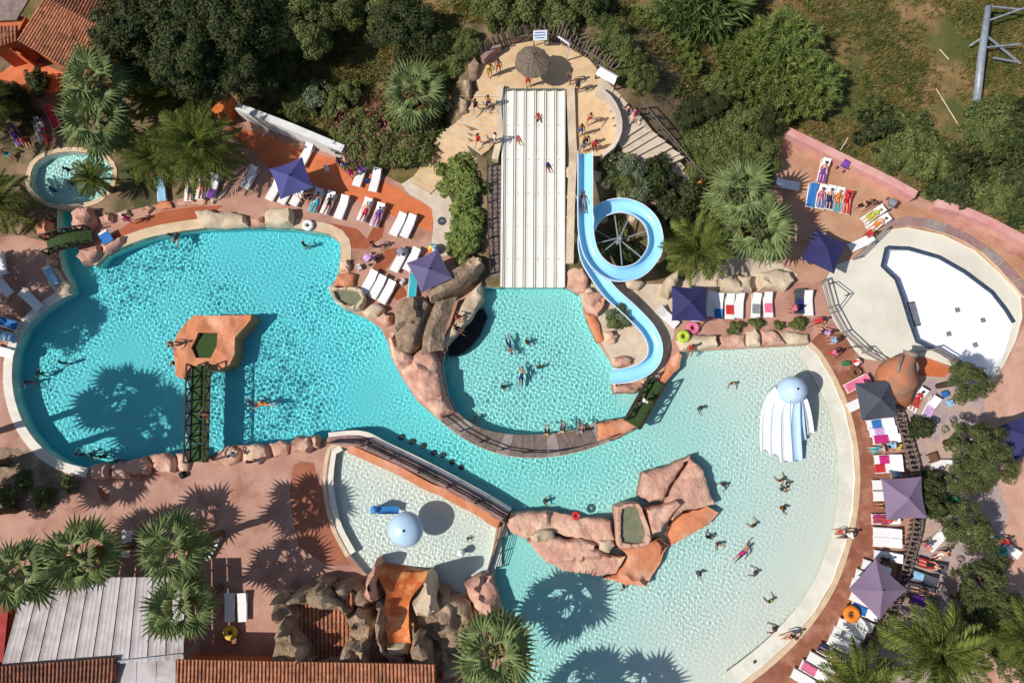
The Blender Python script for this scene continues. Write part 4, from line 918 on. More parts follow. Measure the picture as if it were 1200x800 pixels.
# mast lying in the scrub
mp = empty('metal_mast', P(1143, 132), 0, 'grey metal mast with cross arms lying in the dry scrub', 'mast'); o0 = Vector(mp.location)
MB().tube([P(1143, 132, .35) - o0, P(1150, 68, .9) - o0, P(1158, 8, 1.4) - o0], [.3, .28, .24], 14).build('shaft', M['metal'], mp, True)
for a, b in (((1160, 24, 1.3), (1205, 8, 1.5)), ((1160, 8, 1.4), (1200, 12, 1.2)), ((1156, 56, 1.0), (1196, 52, .9)), ((1156, 42, 1.0), (1196, 75, .4)), ((1164, 68, .6), (1196, 74, .3)), ((1152, 44, 1.0), (1136, 54, .6))):
    MB().beam(P(*a) - o0, P(*b) - o0, .12, .12).build('cross_arm', M['metal'], mp)
for a, b, lab in (((1097, 104), (1124, 148), 'thin pale cane lying in the scrub below the metal mast'), ((1101, 58), (1112, 70), 'short pale stick lying in the scrub left of the metal mast'), ((985, 176), (994, 161), 'pale wooden stake leaning behind the pink wall')):
    z1 = .2 if 'lying' in lab else 1.1; st = empty('stick', P(*a), 0, lab, 'stick'); o0 = Vector(st.location)
    MB().tube([P(*a, .1) - o0, P(*b, z1) - o0], .04, 6).build('shaft', M['whitepath'], st)

# ------------------------------------------------------------------ buildings
mat('tile', srgb(190, 128, 92), srgb(160, 100, 72), scale=4, rough=.85, c3=srgb(120, 84, 66), s3=.9, f3=(.5, .7), island=.25)
mat('tiledark', srgb(150, 98, 74), srgb(122, 78, 60), scale=4, rough=.85, c3=srgb(92, 66, 56), s3=.9, f3=(.48, .7), island=.3)
mat('orangewall', srgb(200, 114, 70), srgb(186, 102, 62), scale=1, rough=.85); mat('greyroof', srgb(150, 130, 122), srgb(120, 104, 98), scale=2, rough=.9)
def tile_roof(eA, eB, rB, rA, parent, m='tile', sp=.24, name='roof'):
    """sloping slab with rows of barrel tiles from ridge to eave"""
    n = max(2, int((eB - eA).length / sp)); nn = (eB - eA).cross(rA - eA).normalized()
    if nn.z < 0: nn = -nn
    base = MB(); dn = nn * -.14; q = [eA, eB, rB, rA]
    base.add([v - nn * .02 for v in q] + [v + dn for v in q], [(0, 1, 2, 3), (7, 6, 5, 4), (0, 4, 5, 1), (1, 5, 6, 2), (2, 6, 7, 3), (3, 7, 4, 0)])
    rf = base.build(name, M['tiledark'], parent); mb = MB()
    rows = max(3, int((rA - eA).length / .42)); rr = random.Random(n)
    for k in range(n):
        u = (k + .5) / n; a, b = eA.lerp(eB, u), rA.lerp(rB, u); d = (b - a); side = (eB - eA).normalized() * sp * .36
        for i in range(rows):
            p0 = a + d * (i / rows) + nn * (.035 + rr.uniform(0, .012)); p1 = a + d * ((i + 1.1) / rows) + nn * .0
            if i == rows - 1: p1 = a + d
            vs = []
            for p, w in ((p0, 1.05), (p1, .85)):
                for t in (-1, -.5, .5, 1): vs.append(p + side * t * w + nn * (.075 * (1 - t * t) * w))
            mb.add(vs, [(0, 1, 5, 4), (1, 2, 6, 5), (2, 3, 7, 6)])
    o = mb.build('roof_tiles', M[m], rf); o['kind'] = 'stuff'
    return rf
def rel(o0, *pts): return [P(*p) - o0 for p in pts]
h1 = empty('tiled_house', P(70, 60), 0, 'house with orange walls and a brown tiled roof beside the big dark trees', 'house'); o0 = Vector(h1.location)
tile_roof(*rel(o0, (20, 47, 2.9), (112, 100, 2.9), (137, 42, 4.3), (52, -3, 4.3)), h1)
tile_roof(*rel(o0, (-12, 58, 2.9), (20, 48, 2.9), (20, 30, 3.7), (-14, 32, 3.7)), h1)
tile_roof(*rel(o0, (137, 42, 4.28), (52, -3, 4.28), (80, -60, 3.0), (165, -10, 3.0)), h1)
MB().prism([P(x, y, 2.8) - o0 for x, y in ((24, 45), (110, 94), (132, 46), (54, 4))], -.1, 2.85).build('wall', M['orangewall'], h1)
MB().prism([P(x, y, 2.8) - o0 for x, y in ((-14, 55), (18, 44), (30, 20), (-14, 14))], -.1, 2.8).build('wall', M['orangewall'], h1)
q = rel(o0, (-14, -14, 3.0), (36, -2, 3.0), (20, 24, 3.0), (-14, 26, 3.0)); MB().prism(q, 2.95, 3.1).build('flat_roof', M['greyroof'], h1)
dq = P(24, 66, 1.1) - o0; MB().box((dq.x, dq.y, 1.1), (1.5, .12, 1.8), ang(24, 66, -28)).build('shutter', M['terracotta'], h1)
floor_sheet('house_yard', [(-20, 100), (30, 66), (80, 88), (70, 108), (20, 112)], .02, 'terracotta')
# grey sheet-metal canopy
mat('sheetroof', srgb(190, 182, 182), srgb(172, 162, 162), scale=1.2, rough=.6, c3=srgb(150, 138, 134), s3=.5, f3=(.5, .66), island=.06)
cn = empty('canopy', P(110, 730), 0, 'grey sheet metal canopy roof beside the fan palms', 'canopy'); o0 = Vector(cn.location); zc = 2.9
def cpnt(u, v): a = Vector((30 + (217 - 30) * u, 676)).lerp(Vector((0 + 216 * u, 786 - 14 * u)), v); return P(a.x, a.y, zc + .25 * v) - o0
for k in range(10):
    u0, u1 = k / 10 + .003, (k + 1) / 10 - .003; vs = []; c = 9
    for i in range(7):
        for j in range(c): q = cpnt(u0 + (u1 - u0) * j / (c - 1), i / 6); q.z += .05 * (1 if j in (0, c - 1) else 0) + .015 * (j % 2); vs.append(q)
    MB().add(vs, [(i * c + j, i * c + j + 1, (i + 1) * c + j + 1, (i + 1) * c + j) for i in range(6) for j in range(c - 1)]).build('roof_panel', M['sheetroof'], cn)
for k in range(3):
    vs = [P(x, y, 2.85) - o0 for x, y in ((138 + 23 * k, 768), (160 + 23 * k, 767), (159 + 23 * k, 820), (136 + 23 * k, 822))]; MB().prism(vs, 2.8, 2.84).build('roof_panel', M['sheetroof'], cn)
for u, v in ((.02, .05), (.98, .05), (.02, .95), (.98, .95), (.5, .05)):
    q = cpnt(u, v); MB().beam((q.x, q.y, 0), (q.x, q.y, zc - .1), .12, .12).build('post', M['metal'], cn)
MB().tube([cpnt(.62, .97) + Vector((0, 0, .12)), cpnt(.995, .93) + Vector((0, 0, .12)), cpnt(.998, 1.0) + Vector((0, 0, -.4))], .04, 6).build('pipe', M['metal'], cn)
b1 = empty('tiled_building', P(60, 800), 0, 'low building with dark brown tiles below the metal canopy', 'building'); o0 = Vector(b1.location)
tile_roof(*rel(o0, (-45, 860, 2.6), (130, 852, 2.6), (135, 770, 3.5), (-45, 784, 3.5)), b1, 'tiledark')
MB().prism([P(x, y, 2.6) - o0 for x, y in ((-40, 855), (126, 848), (131, 776), (-40, 790))], -.1, 2.6).build('wall', M['orangewall'], b1)
b2 = empty('tiled_building', P(350, 800), 0, 'long low building with brown tiles behind the rock grotto', 'building'); o0 = Vector(b2.location)
tile_roof(*rel(o0, (204, 860, 2.4), (512, 856, 2.4), (510, 778, 3.2), (207, 772, 3.2)), b2)
MB().prism([P(x, y, 2.4) - o0 for x, y in ((210, 855), (506, 850), (504, 784), (212, 778))], -.1, 2.4).build('wall', M['orangewall'], b2)
b3 = empty('red_roofed_shed', P(-10, 740), 0, 'shed with a red roof at the left side of the metal canopy', 'shed'); o0 = Vector(b3.location)
mat('redroof', srgb(176, 62, 56), srgb(150, 50, 46), scale=2, rough=.8)
vs = rel(o0, (-60, 790, 2.8), (3, 780, 2.9), (12, 690, 2.9), (-60, 690, 2.8)); MB().prism(vs, 2.75, 2.9).build('roof', M['redroof'], b3); MB().prism([v * .96 for v in vs], 0, 2.74).build('wall', M['orangewall'], b3)

# rock grotto with the orange chute
gt = empty('rock_grotto', P(420, 735), 0, 'brown artificial rock grotto with a hollow tiled court beside the toddler pool', 'grotto'); o0 = Vector(gt.location)
for px, h, m, zp in [
    ([(322, 702), (331, 694), (343, 702), (350, 722), (350, 738), (360, 752), (368, 772), (350, 784), (316, 784), (321, 745)], 3.6, 'rockgrey', 2.4),
    ([(440, 706), (454, 712), (455, 730), (453, 748), (441, 744)], 3.0, 'rockgrey', 2.2),
    ([(408, 722), (440, 712), (452, 745), (480, 752), (484, 712), (512, 696), (546, 706), (550, 792), (430, 792), (400, 776)], 1.1, 'rockgrey', .6),
    ([(450, 752), (478, 748), (482, 768), (466, 774), (452, 768)], 1.9, 'rockpale', 1.4),
    ([(350, 692), (372, 679), (388, 682), (386, 690), (398, 700), (412, 712), (408, 726), (392, 716), (368, 712), (352, 708), (344, 712), (338, 702)], 2.5, 'rockgrey', 2.0),
    ([(404, 724), (418, 714), (434, 720), (438, 742), (432, 765), (440, 784), (424, 788), (396, 776), (362, 784), (352, 780), (368, 772), (396, 766), (407, 748)], 2.3, 'rockgrey', 1.8),
    ([(436, 722), (448, 728), (452, 745), (456, 760), (478, 766), (476, 782), (468, 790), (452, 778), (441, 765)], 2.4, 'rockgrey', 1.8),
    ([(482, 748), (492, 738), (506, 752), (511, 772), (508, 786), (486, 786), (480, 768)], 2.2, 'rockgrey', 1.8),
    ([(484, 742), (490, 736), (500, 740), (496, 752), (486, 756)], 3.2, 'rockgrey', 2.4),
    ([(501, 672), (507, 678), (512, 696), (514, 716), (504, 724), (486, 722), (482, 706), (492, 694)], 3.0, 'rockpale', 2.0),
    ([(436, 662), (440, 657), (446, 661), (441, 684), (447, 700), (436, 704), (426, 694), (430, 676)], 1.8, 'rockpink', 1.2),
    ([(388, 684), (412, 680), (430, 690), (436, 704), (428, 716), (414, 712), (398, 700)], 1.7, 'rockgrey', 1.2),
    ([(514, 694), (524, 690), (534, 712), (542, 744), (540, 790), (516, 792), (512, 740)], 1.5, 'rockgrey', 1.0),
    ([(545, 684), (562, 674), (576, 676), (586, 706), (588, 722), (570, 722), (552, 708)], .8, 'rockpink', .5)]:
    cx_, cy_ = sum(q[0] for q in px) / len(px), sum(q[1] for q in px) / len(px); part_rock([(cx_ + (x - cx_) * 1.1, cy_ + (y - cy_) * 1.1) for x, y in px], h * 1.15, m, gt, zpx=zp * .9, plate=.9, rough=.4, shoulder=.4, grid=.28)
tile_roof(*rel(o0, (332, 768, 1.3), (414, 772, 1.3), (414, 694, 1.7), (332, 694, 1.7)), gt, sp=.26)
ch = smooth_path([P(470, 752, 2.3), P(467, 738, 2.1), P(466, 722, 1.7), P(466, 706, 1.2), P(470, 690, .7), P(471, 672, .05), P(472, 662, -.5)], step=.25); vs = []; n = 9
for i, p in enumerate(ch):
    t = i / (len(ch) - 1); w = np.interp(t, [0, .35, .6, .85, 1], [.7, .8, .85, 1.7, 1.85])
    for j in range(n): u = j / (n - 1) * 2 - 1; vs.append(Vector((p.x + u * w, p.y - .25 * u * (t > .5) * (t - .5) * 2, p.z + .35 * abs(u) ** 3)) - o0)
MB().add(vs, [(i * n + j, i * n + j + 1, (i + 1) * n + j + 1, (i + 1) * n + j) for i in range(len(ch) - 1) for j in range(n - 1)]).build('orange_chute', M['orangeslide'], gt, True)
# ------------------------------------------------------------------ vegetation
def leafmat(name, c1, c2, isl=.35, scale=1.2, c3=None):
    m = mat(name, srgb(*c1), srgb(*c2), scale=scale, rough=.6, island=isl, spec=.25, coords='obj', c3=srgb(*c3) if c3 else None, s3=.9)
    nt = m.node_tree; b = nt.nodes['Principled BSDF']; t = nt.nodes.new('ShaderNodeBsdfTranslucent'); x = nt.nodes.new('ShaderNodeMixShader'); x.inputs[0].default_value = .3
    nt.links.new(b.inputs['Base Color'].links[0].from_socket, t.inputs[0]); nt.links.new(b.outputs[0], x.inputs[1]); nt.links.new(t.outputs[0], x.inputs[2]); nt.links.new(x.outputs[0], nt.nodes['Material Output'].inputs[0]); return m
leafmat('leafdark', (80, 88, 48), (56, 66, 36), .45); leafmat('leafmid', (128, 134, 76), (94, 106, 58), .45); leafmat('leafolive', (110, 118, 70), (80, 90, 50), .4); leafmat('leafbright', (142, 154, 84), (112, 128, 64))
leafmat('leafreed', (118, 136, 76), (92, 114, 64), .3); leafmat('leafblue', (128, 138, 108), (100, 112, 84)); leafmat('palmfan', (146, 158, 104), (112, 128, 76), .35, 1.5); leafmat('palmpin', (134, 142, 70), (98, 112, 50), .4, 1.5); leafmat('palmdry', (176, 150, 92), (150, 122, 70), .3)
leafmat('flowerpink', (184, 104, 110), (158, 78, 92), .3); leafmat('flowerpurple', (196, 112, 176), (176, 92, 158), .3); leafmat('agave', (128, 146, 92), (104, 122, 72), .25); leafmat('drygrass', (150, 132, 80), (116, 110, 60), .4, .3, (94, 106, 50))
mat('bark', srgb(108, 86, 66), srgb(78, 62, 48), scale=4, rough=.95, bump=.6, bscale=12, coords='obj'); mat('palmbark', srgb(128, 102, 76), srgb(88, 70, 52), scale=6, rough=.95, bump=.9, bscale=10, coords='obj')
def quads(C, U, Vv): # leaf diamonds
    n = len(C); V = np.empty((n, 4, 3)); V[:, 0] = C - U; V[:, 1] = C + Vv - U * .1; V[:, 2] = C + U; V[:, 3] = C - Vv - U * .1
    return V.reshape(-1, 3), np.arange(n * 4).reshape(n, 4)
def unit(a): return a / np.maximum(np.linalg.norm(a, axis=1, keepdims=True), 1e-9)
def crown(name, m, R_, flat=.75, n=7000, leaf=.15, asp=.5, clumps=38, seed=1, tuft=.30, upb=.35, low=-.35, sub=None):
    """leaf clumps spread through a crown volume, uneven outline with gaps"""
    g = np.random.default_rng(seed); d = unit(g.normal(size=(clumps * 3, 3))); d = d[d[:, 2] > low][:clumps]
    lob = 1 + .18 * np.sin(d[:, 0] * 3.1 + seed) + .16 * np.sin(d[:, 1] * 4.3 + 2 * seed)
    rad = g.uniform(.52, .95, len(d)) * lob; cc = d * rad[:, None] * R_; cc[:, 2] *= flat
    cr = R_ * tuft * g.uniform(.65, 1.25, len(d)); k = g.choice(len(d), n, p=cr ** 2 / (cr ** 2).sum())
    o = unit(g.normal(size=(n, 3))); r = g.uniform(.35, 1, n) ** .5; C = cc[k] + o * (r * cr[k])[:, None] * [1, 1, .75]
    nn = unit(o * .8 + unit(C) * .5 + [0, 0, upb] + g.normal(size=(n, 3)) * .55)
    t = unit(np.cross(nn, g.normal(size=(n, 3)))); L = leaf * g.uniform(.6, 1.35, n)
    V, F = quads(C, t * L[:, None], np.cross(nn, t) * (L * asp)[:, None])
    return np_mesh(name, V, F, M[m], smooth=False)
def plume(name, m, R_, H, n=3000, blade=.9, w=.035, seed=1, stems=60, lean=.8):
    """reeds and feathery bushes: thin blades leaning out of many stems"""
    g = np.random.default_rng(seed); a = g.uniform(0, 2 * math.pi, stems); rr = R_ * np.sqrt(g.uniform(0, 1, stems)); hh = H * g.uniform(.65, 1.1, stems) * (1 - .45 * (rr / R_) ** 2)
    S = np.stack([rr * np.cos(a), rr * np.sin(a), hh], 1); k = g.integers(0, stems, n); t = g.uniform(.25, 1, n)[:, None]
    base = S[k] * np.concatenate([.55 + .45 * t, .55 + .45 * t, t], 1)
    out = unit(S[k] * [1, 1, 0] + g.normal(size=(n, 3)) * R_ * .5); out[:, 2] = np.abs(g.normal(size=n)) * .5 + .35; dirv = unit(out * [lean, lean, 1] + g.normal(size=(n, 3)) * .25)
    L = blade * g.uniform(.5, 1.1, n); side = unit(np.cross(dirv, g.normal(size=(n, 3)))) * w * g.uniform(.7, 1.4, n)[:, None]
    mid = base + dirv * (L * .5)[:, None]; tip = base + dirv * L[:, None] - np.array([0, 0, 1]) * (L * .18)[:, None]
    V = np.empty((n, 4, 3)); V[:, 0] = base; V[:, 1] = mid + side; V[:, 2] = tip; V[:, 3] = mid - side
    return np_mesh(name, V.reshape(-1, 3), np.arange(n * 4).reshape(n, 4), M[m], smooth=False)
def trunk_mesh(H, r, spread, seed):
    rr = random.Random(seed); mb = MB(); mb.tube([(0, 0, -.1), (rr.uniform(-.1, .1), rr.uniform(-.1, .1), H * .5), (rr.uniform(-.15, .15), rr.uniform(-.15, .15), H)], [r * 1.25, r, r * .75], 8)
    for k in range(5):
        a = 2 * math.pi * k / 5 + rr.uniform(-.4, .4); e = spread * rr.uniform(.6, .95)
        mb.tube([(0, 0, H * .75), (e * .45 * math.cos(a), e * .45 * math.sin(a), H * 1.15), (e * math.cos(a), e * math.sin(a), H * rr.uniform(1.2, 1.5))], [r * .6, r * .4, r * .12], 6)
    me = mb.mesh('trunk', True); me.materials.append(M['bark']); return me
CR = {}
def get_crown(kind, var):
    k = (kind, var % 2)
    if k not in CR:
        s = 11 * (var % 2) + len(CR) * 5 + 3
        CR[k] = {'dark': lambda: crown('crown', 'leafdark', 3.4, .7, 20000, .125, asp=.4, seed=s, clumps=110, tuft=.19), 'mid': lambda: crown('crown', 'leafmid', 2.8, .7, 15000, .115, asp=.4, seed=s, clumps=90, tuft=.2),
                 'olive': lambda: crown('crown', 'leafolive', 2.0, .7, 11000, .09, asp=.35, seed=s, clumps=80, tuft=.2), 'shrub': lambda: crown('crown', 'leafmid', 1.0, .7, 2400, .10, seed=s, clumps=24, tuft=.34, low=-.1), 'shrubdark': lambda: crown('crown', 'leafdark', 1.0, .75, 2600, .10, seed=s, clumps=26, tuft=.34, low=-.1),
                 'bright': lambda: crown('crown', 'leafbright', 1.0, .8, 1800, .15, asp=.4, seed=s, clumps=20, tuft=.36, low=-.1), 'blue': lambda: crown('crown', 'leafblue', 1.0, .75, 2400, .09, seed=s, clumps=24, tuft=.34, low=-.1),
                 'ball': lambda: crown('crown', 'leafdark', 1.0, .95, 3600, .075, seed=s, clumps=60, tuft=.2, low=-.6), 'oleander': lambda: crown('crown', 'leafmid', 2.0, .6, 7000, .14, asp=.3, seed=s, clumps=46, tuft=.26, low=-.1),
                 'reed': lambda: plume('crown', 'leafreed', 1.7, 3.0, 4200, 1.2, .04, s, 90), 'tamarisk': lambda: plume('crown', 'leafbright', 2.6, 3.2, 15000, .6, .028, s, 110, .9), 'bramble': lambda: crown('crown', 'leafmid', 1.6, .45, 8000, .085, asp=.35, seed=s, clumps=80, tuft=.22, low=-.05)}[kind]()
    return CR[k]
BASE = dict(dark=3.4, mid=2.8, olive=2.0, shrub=1, shrubdark=1, bright=1, blue=1, ball=1, oleander=2.0, reed=1.7, tamarisk=2.6, bramble=1.6)
TR = {}
def plant(px, py, zc, R_, kind, label, group=None, name=None, cat=None, base=None, flowers=None):
    """crown centred on the pixel at height zc above its ground"""
    if base: p = P(px, py, HZ(*P(px, py, 2).xy) + zc); g0 = HZ(p.x, p.y)
    else: p = P(px, py, zc); g0 = 0
    tree = kind in ('dark', 'mid', 'olive') and zc > 1.5; name = name or ('tree' if tree else 'shrub'); cat = cat or name
    v = int(px * 3 + py); r = empty(name, (p.x, p.y, g0), (v * 1.7) % 6.28, label, cat, group); s = R_ / BASE[kind]
    R_ = R_ * (.9 if kind == 'olive' else 1); s = R_ / BASE[kind]; c = link('crown', get_crown(kind, v), r); c.scale = (s, s, s * (1.0 if not tree else .95)); c.location = (0, 0, 0 if kind in ('reed', 'tamarisk') else max(zc, .0)); c['kind'] = 'stuff'
    key = 'big' if tree else 'small'
    if key not in TR: TR[key] = trunk_mesh(2.4, .2, 1.8, 3) if tree else trunk_mesh(.6, .06, .5, 4)
    t = link('trunk' if tree else 'stem', TR[key], r); k = zc / 2.6 if tree else s * .9; t.scale = (s if tree else s * .9, s if tree else s * .9, max(k, .2))
    if flowers:
        if flowers not in CR: CR[flowers] = crown('blossom', flowers, 2.0, .62, 420, .075, asp=.8, seed=77, clumps=60, tuft=.22, low=0)
        f = link('blossom', CR[flowers], r); f.scale = (s * 1.04, s * 1.04, s * 1.06); f.location = c.location; f['kind'] = 'stuff'
    return r
G1 = 'big dark trees beside the tiled house'
for x, y, z, r, lab in ((165, 40, 4, 3.3, 'dark tree whose crown touches the tiled roof'), (222, 62, 4.2, 3.6, 'broad dark tree directly behind the big date palm'), (268, 28, 4.5, 3.6, 'dark tree of the grove next to the lighter trees'), (212, 8, 5, 3.6, 'dark tree at the back of the grove behind the broad one'), (282, 78, 3.4, 2.6, 'dark tree overhanging the pillar end of the white wall'), (158, 88, 2.4, 1.8, 'low dark tree beside the tall fan palm of the house')): plant(x, y, z, r, 'dark', lab, G1)
G2 = 'mid green trees behind the oleander'
for x, y, z, r in ((330, 6, 3.5, 3.0), (354, 28, 3.2, 2.6), (386, 10, 3, 2.4), (312, 40, 3.5, 2.2)): plant(x, y, z, r, 'mid', 'lighter green tree in the row beyond the white wall', G2)
plant(482, 38, 4, 3.0, 'dark', 'dense round dark tree behind the fan palm and stairs'); plant(462, 20, 3.5, 2.2, 'mid', 'mid green tree leaning on the round dark tree')
for x, y, z, r in ((588, 8, 4, 2.2), (620, 8, 4, 2.6), (658, 6, 4, 2.6), (690, 16, 3, 2.0)): plant(x, y, z, r, 'mid', 'green tree standing right behind the palisade', 'trees behind the palisade')
plant(708, 36, 2, 1.7, 'shrubdark', 'dark bush in the shade behind the palisade corner')
for x, y, r in ((822, 20, 2.6), (795, 28, 2.0), (838, 8, 2.0)): plant(x, y, 0, r, 'reed', 'dense clump of tall green reeds above the scrub', 'reed clumps', 'reed_clump', 'reeds')
for x, y, r in ((750, 52, 2.2), (772, 66, 2.0), (735, 70, 1.6), (790, 82, 1.8)): plant(x, y, 0, r, 'tamarisk', 'feathery light green bush between palisade and reeds', 'feathery bushes by the palisade', 'tamarisk', 'bush')
for x, y, r in ((905, 78, 3.2), (875, 92, 2.4), (935, 112, 2.6), (902, 122, 2.4), (860, 70, 2.0), (958, 100, 1.7)): plant(x, y, 0, r, 'tamarisk', 'large feathery tamarisk bush above the pink wall', 'tamarisk thicket above the pink wall', 'tamarisk', 'bush')
for i, (x, y, r) in enumerate(((782, 122, 1.6), (806, 138, 1.8), (838, 168, 2.0), (868, 152, 2.2), (835, 128, 1.8), (858, 188, 2.0), (892, 182, 1.8), (772, 140, 1.1), (812, 168, 1.6), (880, 210, 1.6), (895, 150, 1.7), (826, 196, 1.6), (845, 108, 1.7))): plant(x, y, .9, r, ('mid', 'dark', 'bramble')[i % 3] if r > 1.5 else 'shrub', 'green bush in the thicket between right stairs and upper terrace', 'thicket beside the right stairs', 'shrub')
for x, y, r in ((716, 48, 1.6), (728, 66, 1.5), (738, 84, 1.3), (722, 84, 1.0), (752, 92, 1.2), (546, 52, 1.2), (532, 74, 1.4)): plant(x, y, .6, r, 'bramble', 'low scrub on the bank outside the palisade', 'scrub outside the palisade', base=True)
plant(765, 113, 1.0, 1.0, 'bright', 'bougainvillea bush covered in purple pink flowers beside the right stairs', flowers='flowerpurple'); plant(735, 98, .9, 1.1, 'oleander', 'dusty pink oleander at the palisade end', flowers='flowerpink')
G3 = 'shrubs on the slide slope'
for i, (x, y, r, k) in enumerate(((728, 194, 1.0, 'blue'), (744, 206, 1.0, 'blue'), (716, 196, .8, 'shrubdark'), (732, 204, 1.3, 'bramble'), (757, 212, 1.2, 'shrubdark'), (768, 202, 1.1, 'shrubdark'), (742, 226, 1.1, 'blue'), (802, 238, 1.7, 'shrubdark'), (786, 252, 1.3, 'shrubdark'), (826, 240, 1.5, 'shrub'), (715, 290, .8, 'shrub'), (735, 300, .9, 'shrubdark'), (728, 270, .7, 'shrub'), (725, 366, 1.0, 'blue'), (720, 378, .7, 'shrub'))):
    plant(x, y, .45, r, k, {'blue': 'grey green shrub', 'shrubdark': 'dark green shrub', 'bramble': 'sprawling brown green shrub', 'shrub': 'small green shrub'}[k] + ' on the slope around the blue slide', G3 + ' ' + k, base=True)
for x, y, r in ((540, 202, 1.4), (533, 218, 1.1), (550, 222, 1.2), (546, 242, 1.2), (552, 262, 1.1), (541, 270, 1.1), (548, 286, 1.2), (538, 294, .9)): plant(x, y, .8, r, 'bright', 'bright green leafy shrub in the strip left of the racing slide', 'bright shrubs left of the racing slide', base=True)
for x, y, r in ((430, 172, 2.2), (455, 150, 2.6), (480, 168, 2.0), (415, 152, 1.8), (502, 150, 1.9)): plant(x, y, 1.0, r, 'oleander', 'oleander bush with pink flowers between white wall and left stairs', 'pink oleanders', name='oleander', cat='bush', flowers='flowerpink')
for x, y, r, k in ((48, 98, 1.15, 'ball'), (18, 122, 1.7, 'dark'), (-8, 118, 1.6, 'dark'), (392, 122, 1.2, 'shrub'), (408, 108, 1.0, 'shrub'), (372, 112, 1.2, 'blue'), (352, 118, 1.5, 'bramble'), (520, 128, 1.6, 'dark'), (530, 95, 1.4, 'shrubdark'), (538, 60, 1.2, 'shrub'), (196, 108, 1.5, 'dark'), (330, 80, 1.2, 'bramble')):
    plant(x, y, .8, r, k, {'ball': 'round clipped green bush in front of the tiled house', 'dark': 'dark bush in the shade of the tall trees', 'shrub': 'small green shrub on the dry ground behind the oleanders', 'blue': 'grey green shrub on the dry ground behind the white wall', 'bramble': 'low sprawling shrub behind the white wall', 'shrubdark': 'dark shrub beside the left stairs boulders'}[k], 'bushes around the grove ' + k, 'shrub')
for i, (x, y, r) in enumerate(((1165, 142, 2.3), (1188, 150, 1.8), (1150, 158, 1.6), (1062, 158, 2.0), (1030, 152, 1.6), (1092, 186, 2.0), (1060, 182, 1.6), (1118, 212, 2.0), (1145, 222, 1.9), (1172, 226, 2.0), (1196, 205, 2.0), (1020, 132, 1.3), (1040, 182, 1.3), (1200, 245, 1.5))): plant(x, y, .5, r, ('bramble', 'shrubdark', 'bramble')[i % 3], 'low green scrub bush beyond the pink wall', 'scrub bushes beyond the pink wall', 'shrub')
G4 = 'olive trees on the stone terrace'
OL = ['compact olive tree between the drained pool and the giant jar', 'wide olive tree shading the white lounger and stool', 'olive tree nearest the navy parasol of the side terrace', 'small olive tree beside the dark hedge bushes', 'olive tree beside the lone white lounger and green swim ring', 'olive tree beside the dark lounger with red towel', 'olive tree between the side terrace and the big date palm', 'small olive tree touching the big date palm fronds', 'olive tree behind the big date palm', 'low olive tree under the big date palm fronds']
for x, y, z, r in ((1132, 447, 3.2, 1.75), (1140, 518, 3.0, 2.1), (1160, 545, 2.8, 2.0), (1132, 560, 2.4, 1.6), (1136, 618, 2.8, 2.0), (1152, 678, 2.6, 2.0), (1172, 716, 2.6, 1.9), (1140, 706, 2.2, 1.4), (1182, 770, 2.4, 1.8), (1150, 745, 2.0, 1.6)): plant(x, y, z, r, 'olive', OL.pop(0), G4, 'olive_tree', 'tree')
plant(1078, 502, .7, 1.0, 'ball', 'round clipped dark bush beside the log fence')
for x, y in ((1090, 570), (1094, 594), (1084, 586)): plant(x, y, .9, 1.25, 'ball', 'dark hedge bush beside the purple parasol', 'dark hedge by the log fence')
for x, y, r in ((862, 383, .55), (886, 379, .5), (912, 382, .4), (935, 380, .6), (28, 562, .7), (52, 582, .8), (8, 580, .9), (84, 566, .6)): plant(x, y, .25, r, 'shrub', 'little green plant among the shore rocks' if y < 500 else 'low green plant in the shaded bed beside the deep pool', 'little plants ' + ('by the lounger row' if y < 500 else 'in the corner bed'), 'plant')
# palms
def fan_frond(seed, L=1.25, Rf=1.1, m='palmfan'):
    rr = random.Random(seed); mb = MB(); mb.tube([(0, 0, 0), (L * .5, 0, .06), (L, 0, 0)], [.035, .028, .02], 4); n = 13
    c = Vector((L, 0, 0))
    for k in range(n):
        a = R(-108 + 216 * (k + .5) / n); w = R(216 / n * .5); r1 = Rf * .58; r2 = Rf * (.95 + .2 * math.cos(a)) * rr.uniform(.85, 1.1); z1, z2 = .04 - .05 * abs(math.sin(a)), -.20 - .22 * abs(math.sin(a * .7)) * rr.uniform(.6, 1.3)
        d = lambda t, r, z: (c.x + r * math.cos(t), r * math.sin(t), z)
        mb.add([tuple(c), d(a - w, r1, z1 - .05), d(a, r1, z1 + .05), d(a + w, r1, z1 - .05), d(a + rr.uniform(-.05, .05), r2, z2)], [(0, 1, 2), (0, 2, 3), (1, 4, 2), (2, 4, 3)])
    me = mb.mesh('frond'); me.materials.append(M[m]); return me
def pin_frond(seed, L=3.0, m='palmpin'):
    rr = random.Random(seed); mb = MB(); path = []; n = 20
    for i in range(9): t = i / 8; path.append(Vector((L * (t - .16 * t ** 3), 0, .35 * t - 1.15 * t ** 2.4)))
    mb.tube(path, [.045 * (1 - .8 * i / 8) for i in range(9)], 4)
    for s in (-1, 1):
        for k in range(n):
            t = .12 + .88 * k / (n - 1); f = t * 8; j = min(7, int(f)); p = path[j].lerp(path[j + 1], f - j); d = (path[j + 1] - path[j]).normalized()
            l = .74 * math.sin(math.pi * (.18 + .74 * t)) * rr.uniform(.85, 1.12); o = (d * rr.uniform(.65, .9) + Vector((0, s, 0)) + Vector((0, 0, .25 - .2 * t))).normalized(); w = Vector((1, 0, 0)) * .062
            mb.add([p - w, p + o * l * .55 + w * 1.2 + Vector((0, 0, .02)), p + o * l + Vector((0, 0, -.16 * l)), p + o * l * .5 - w * 1.2], [(0, 1, 2, 3)])
    me = mb.mesh('frond'); me.materials.append(M[m]); return me
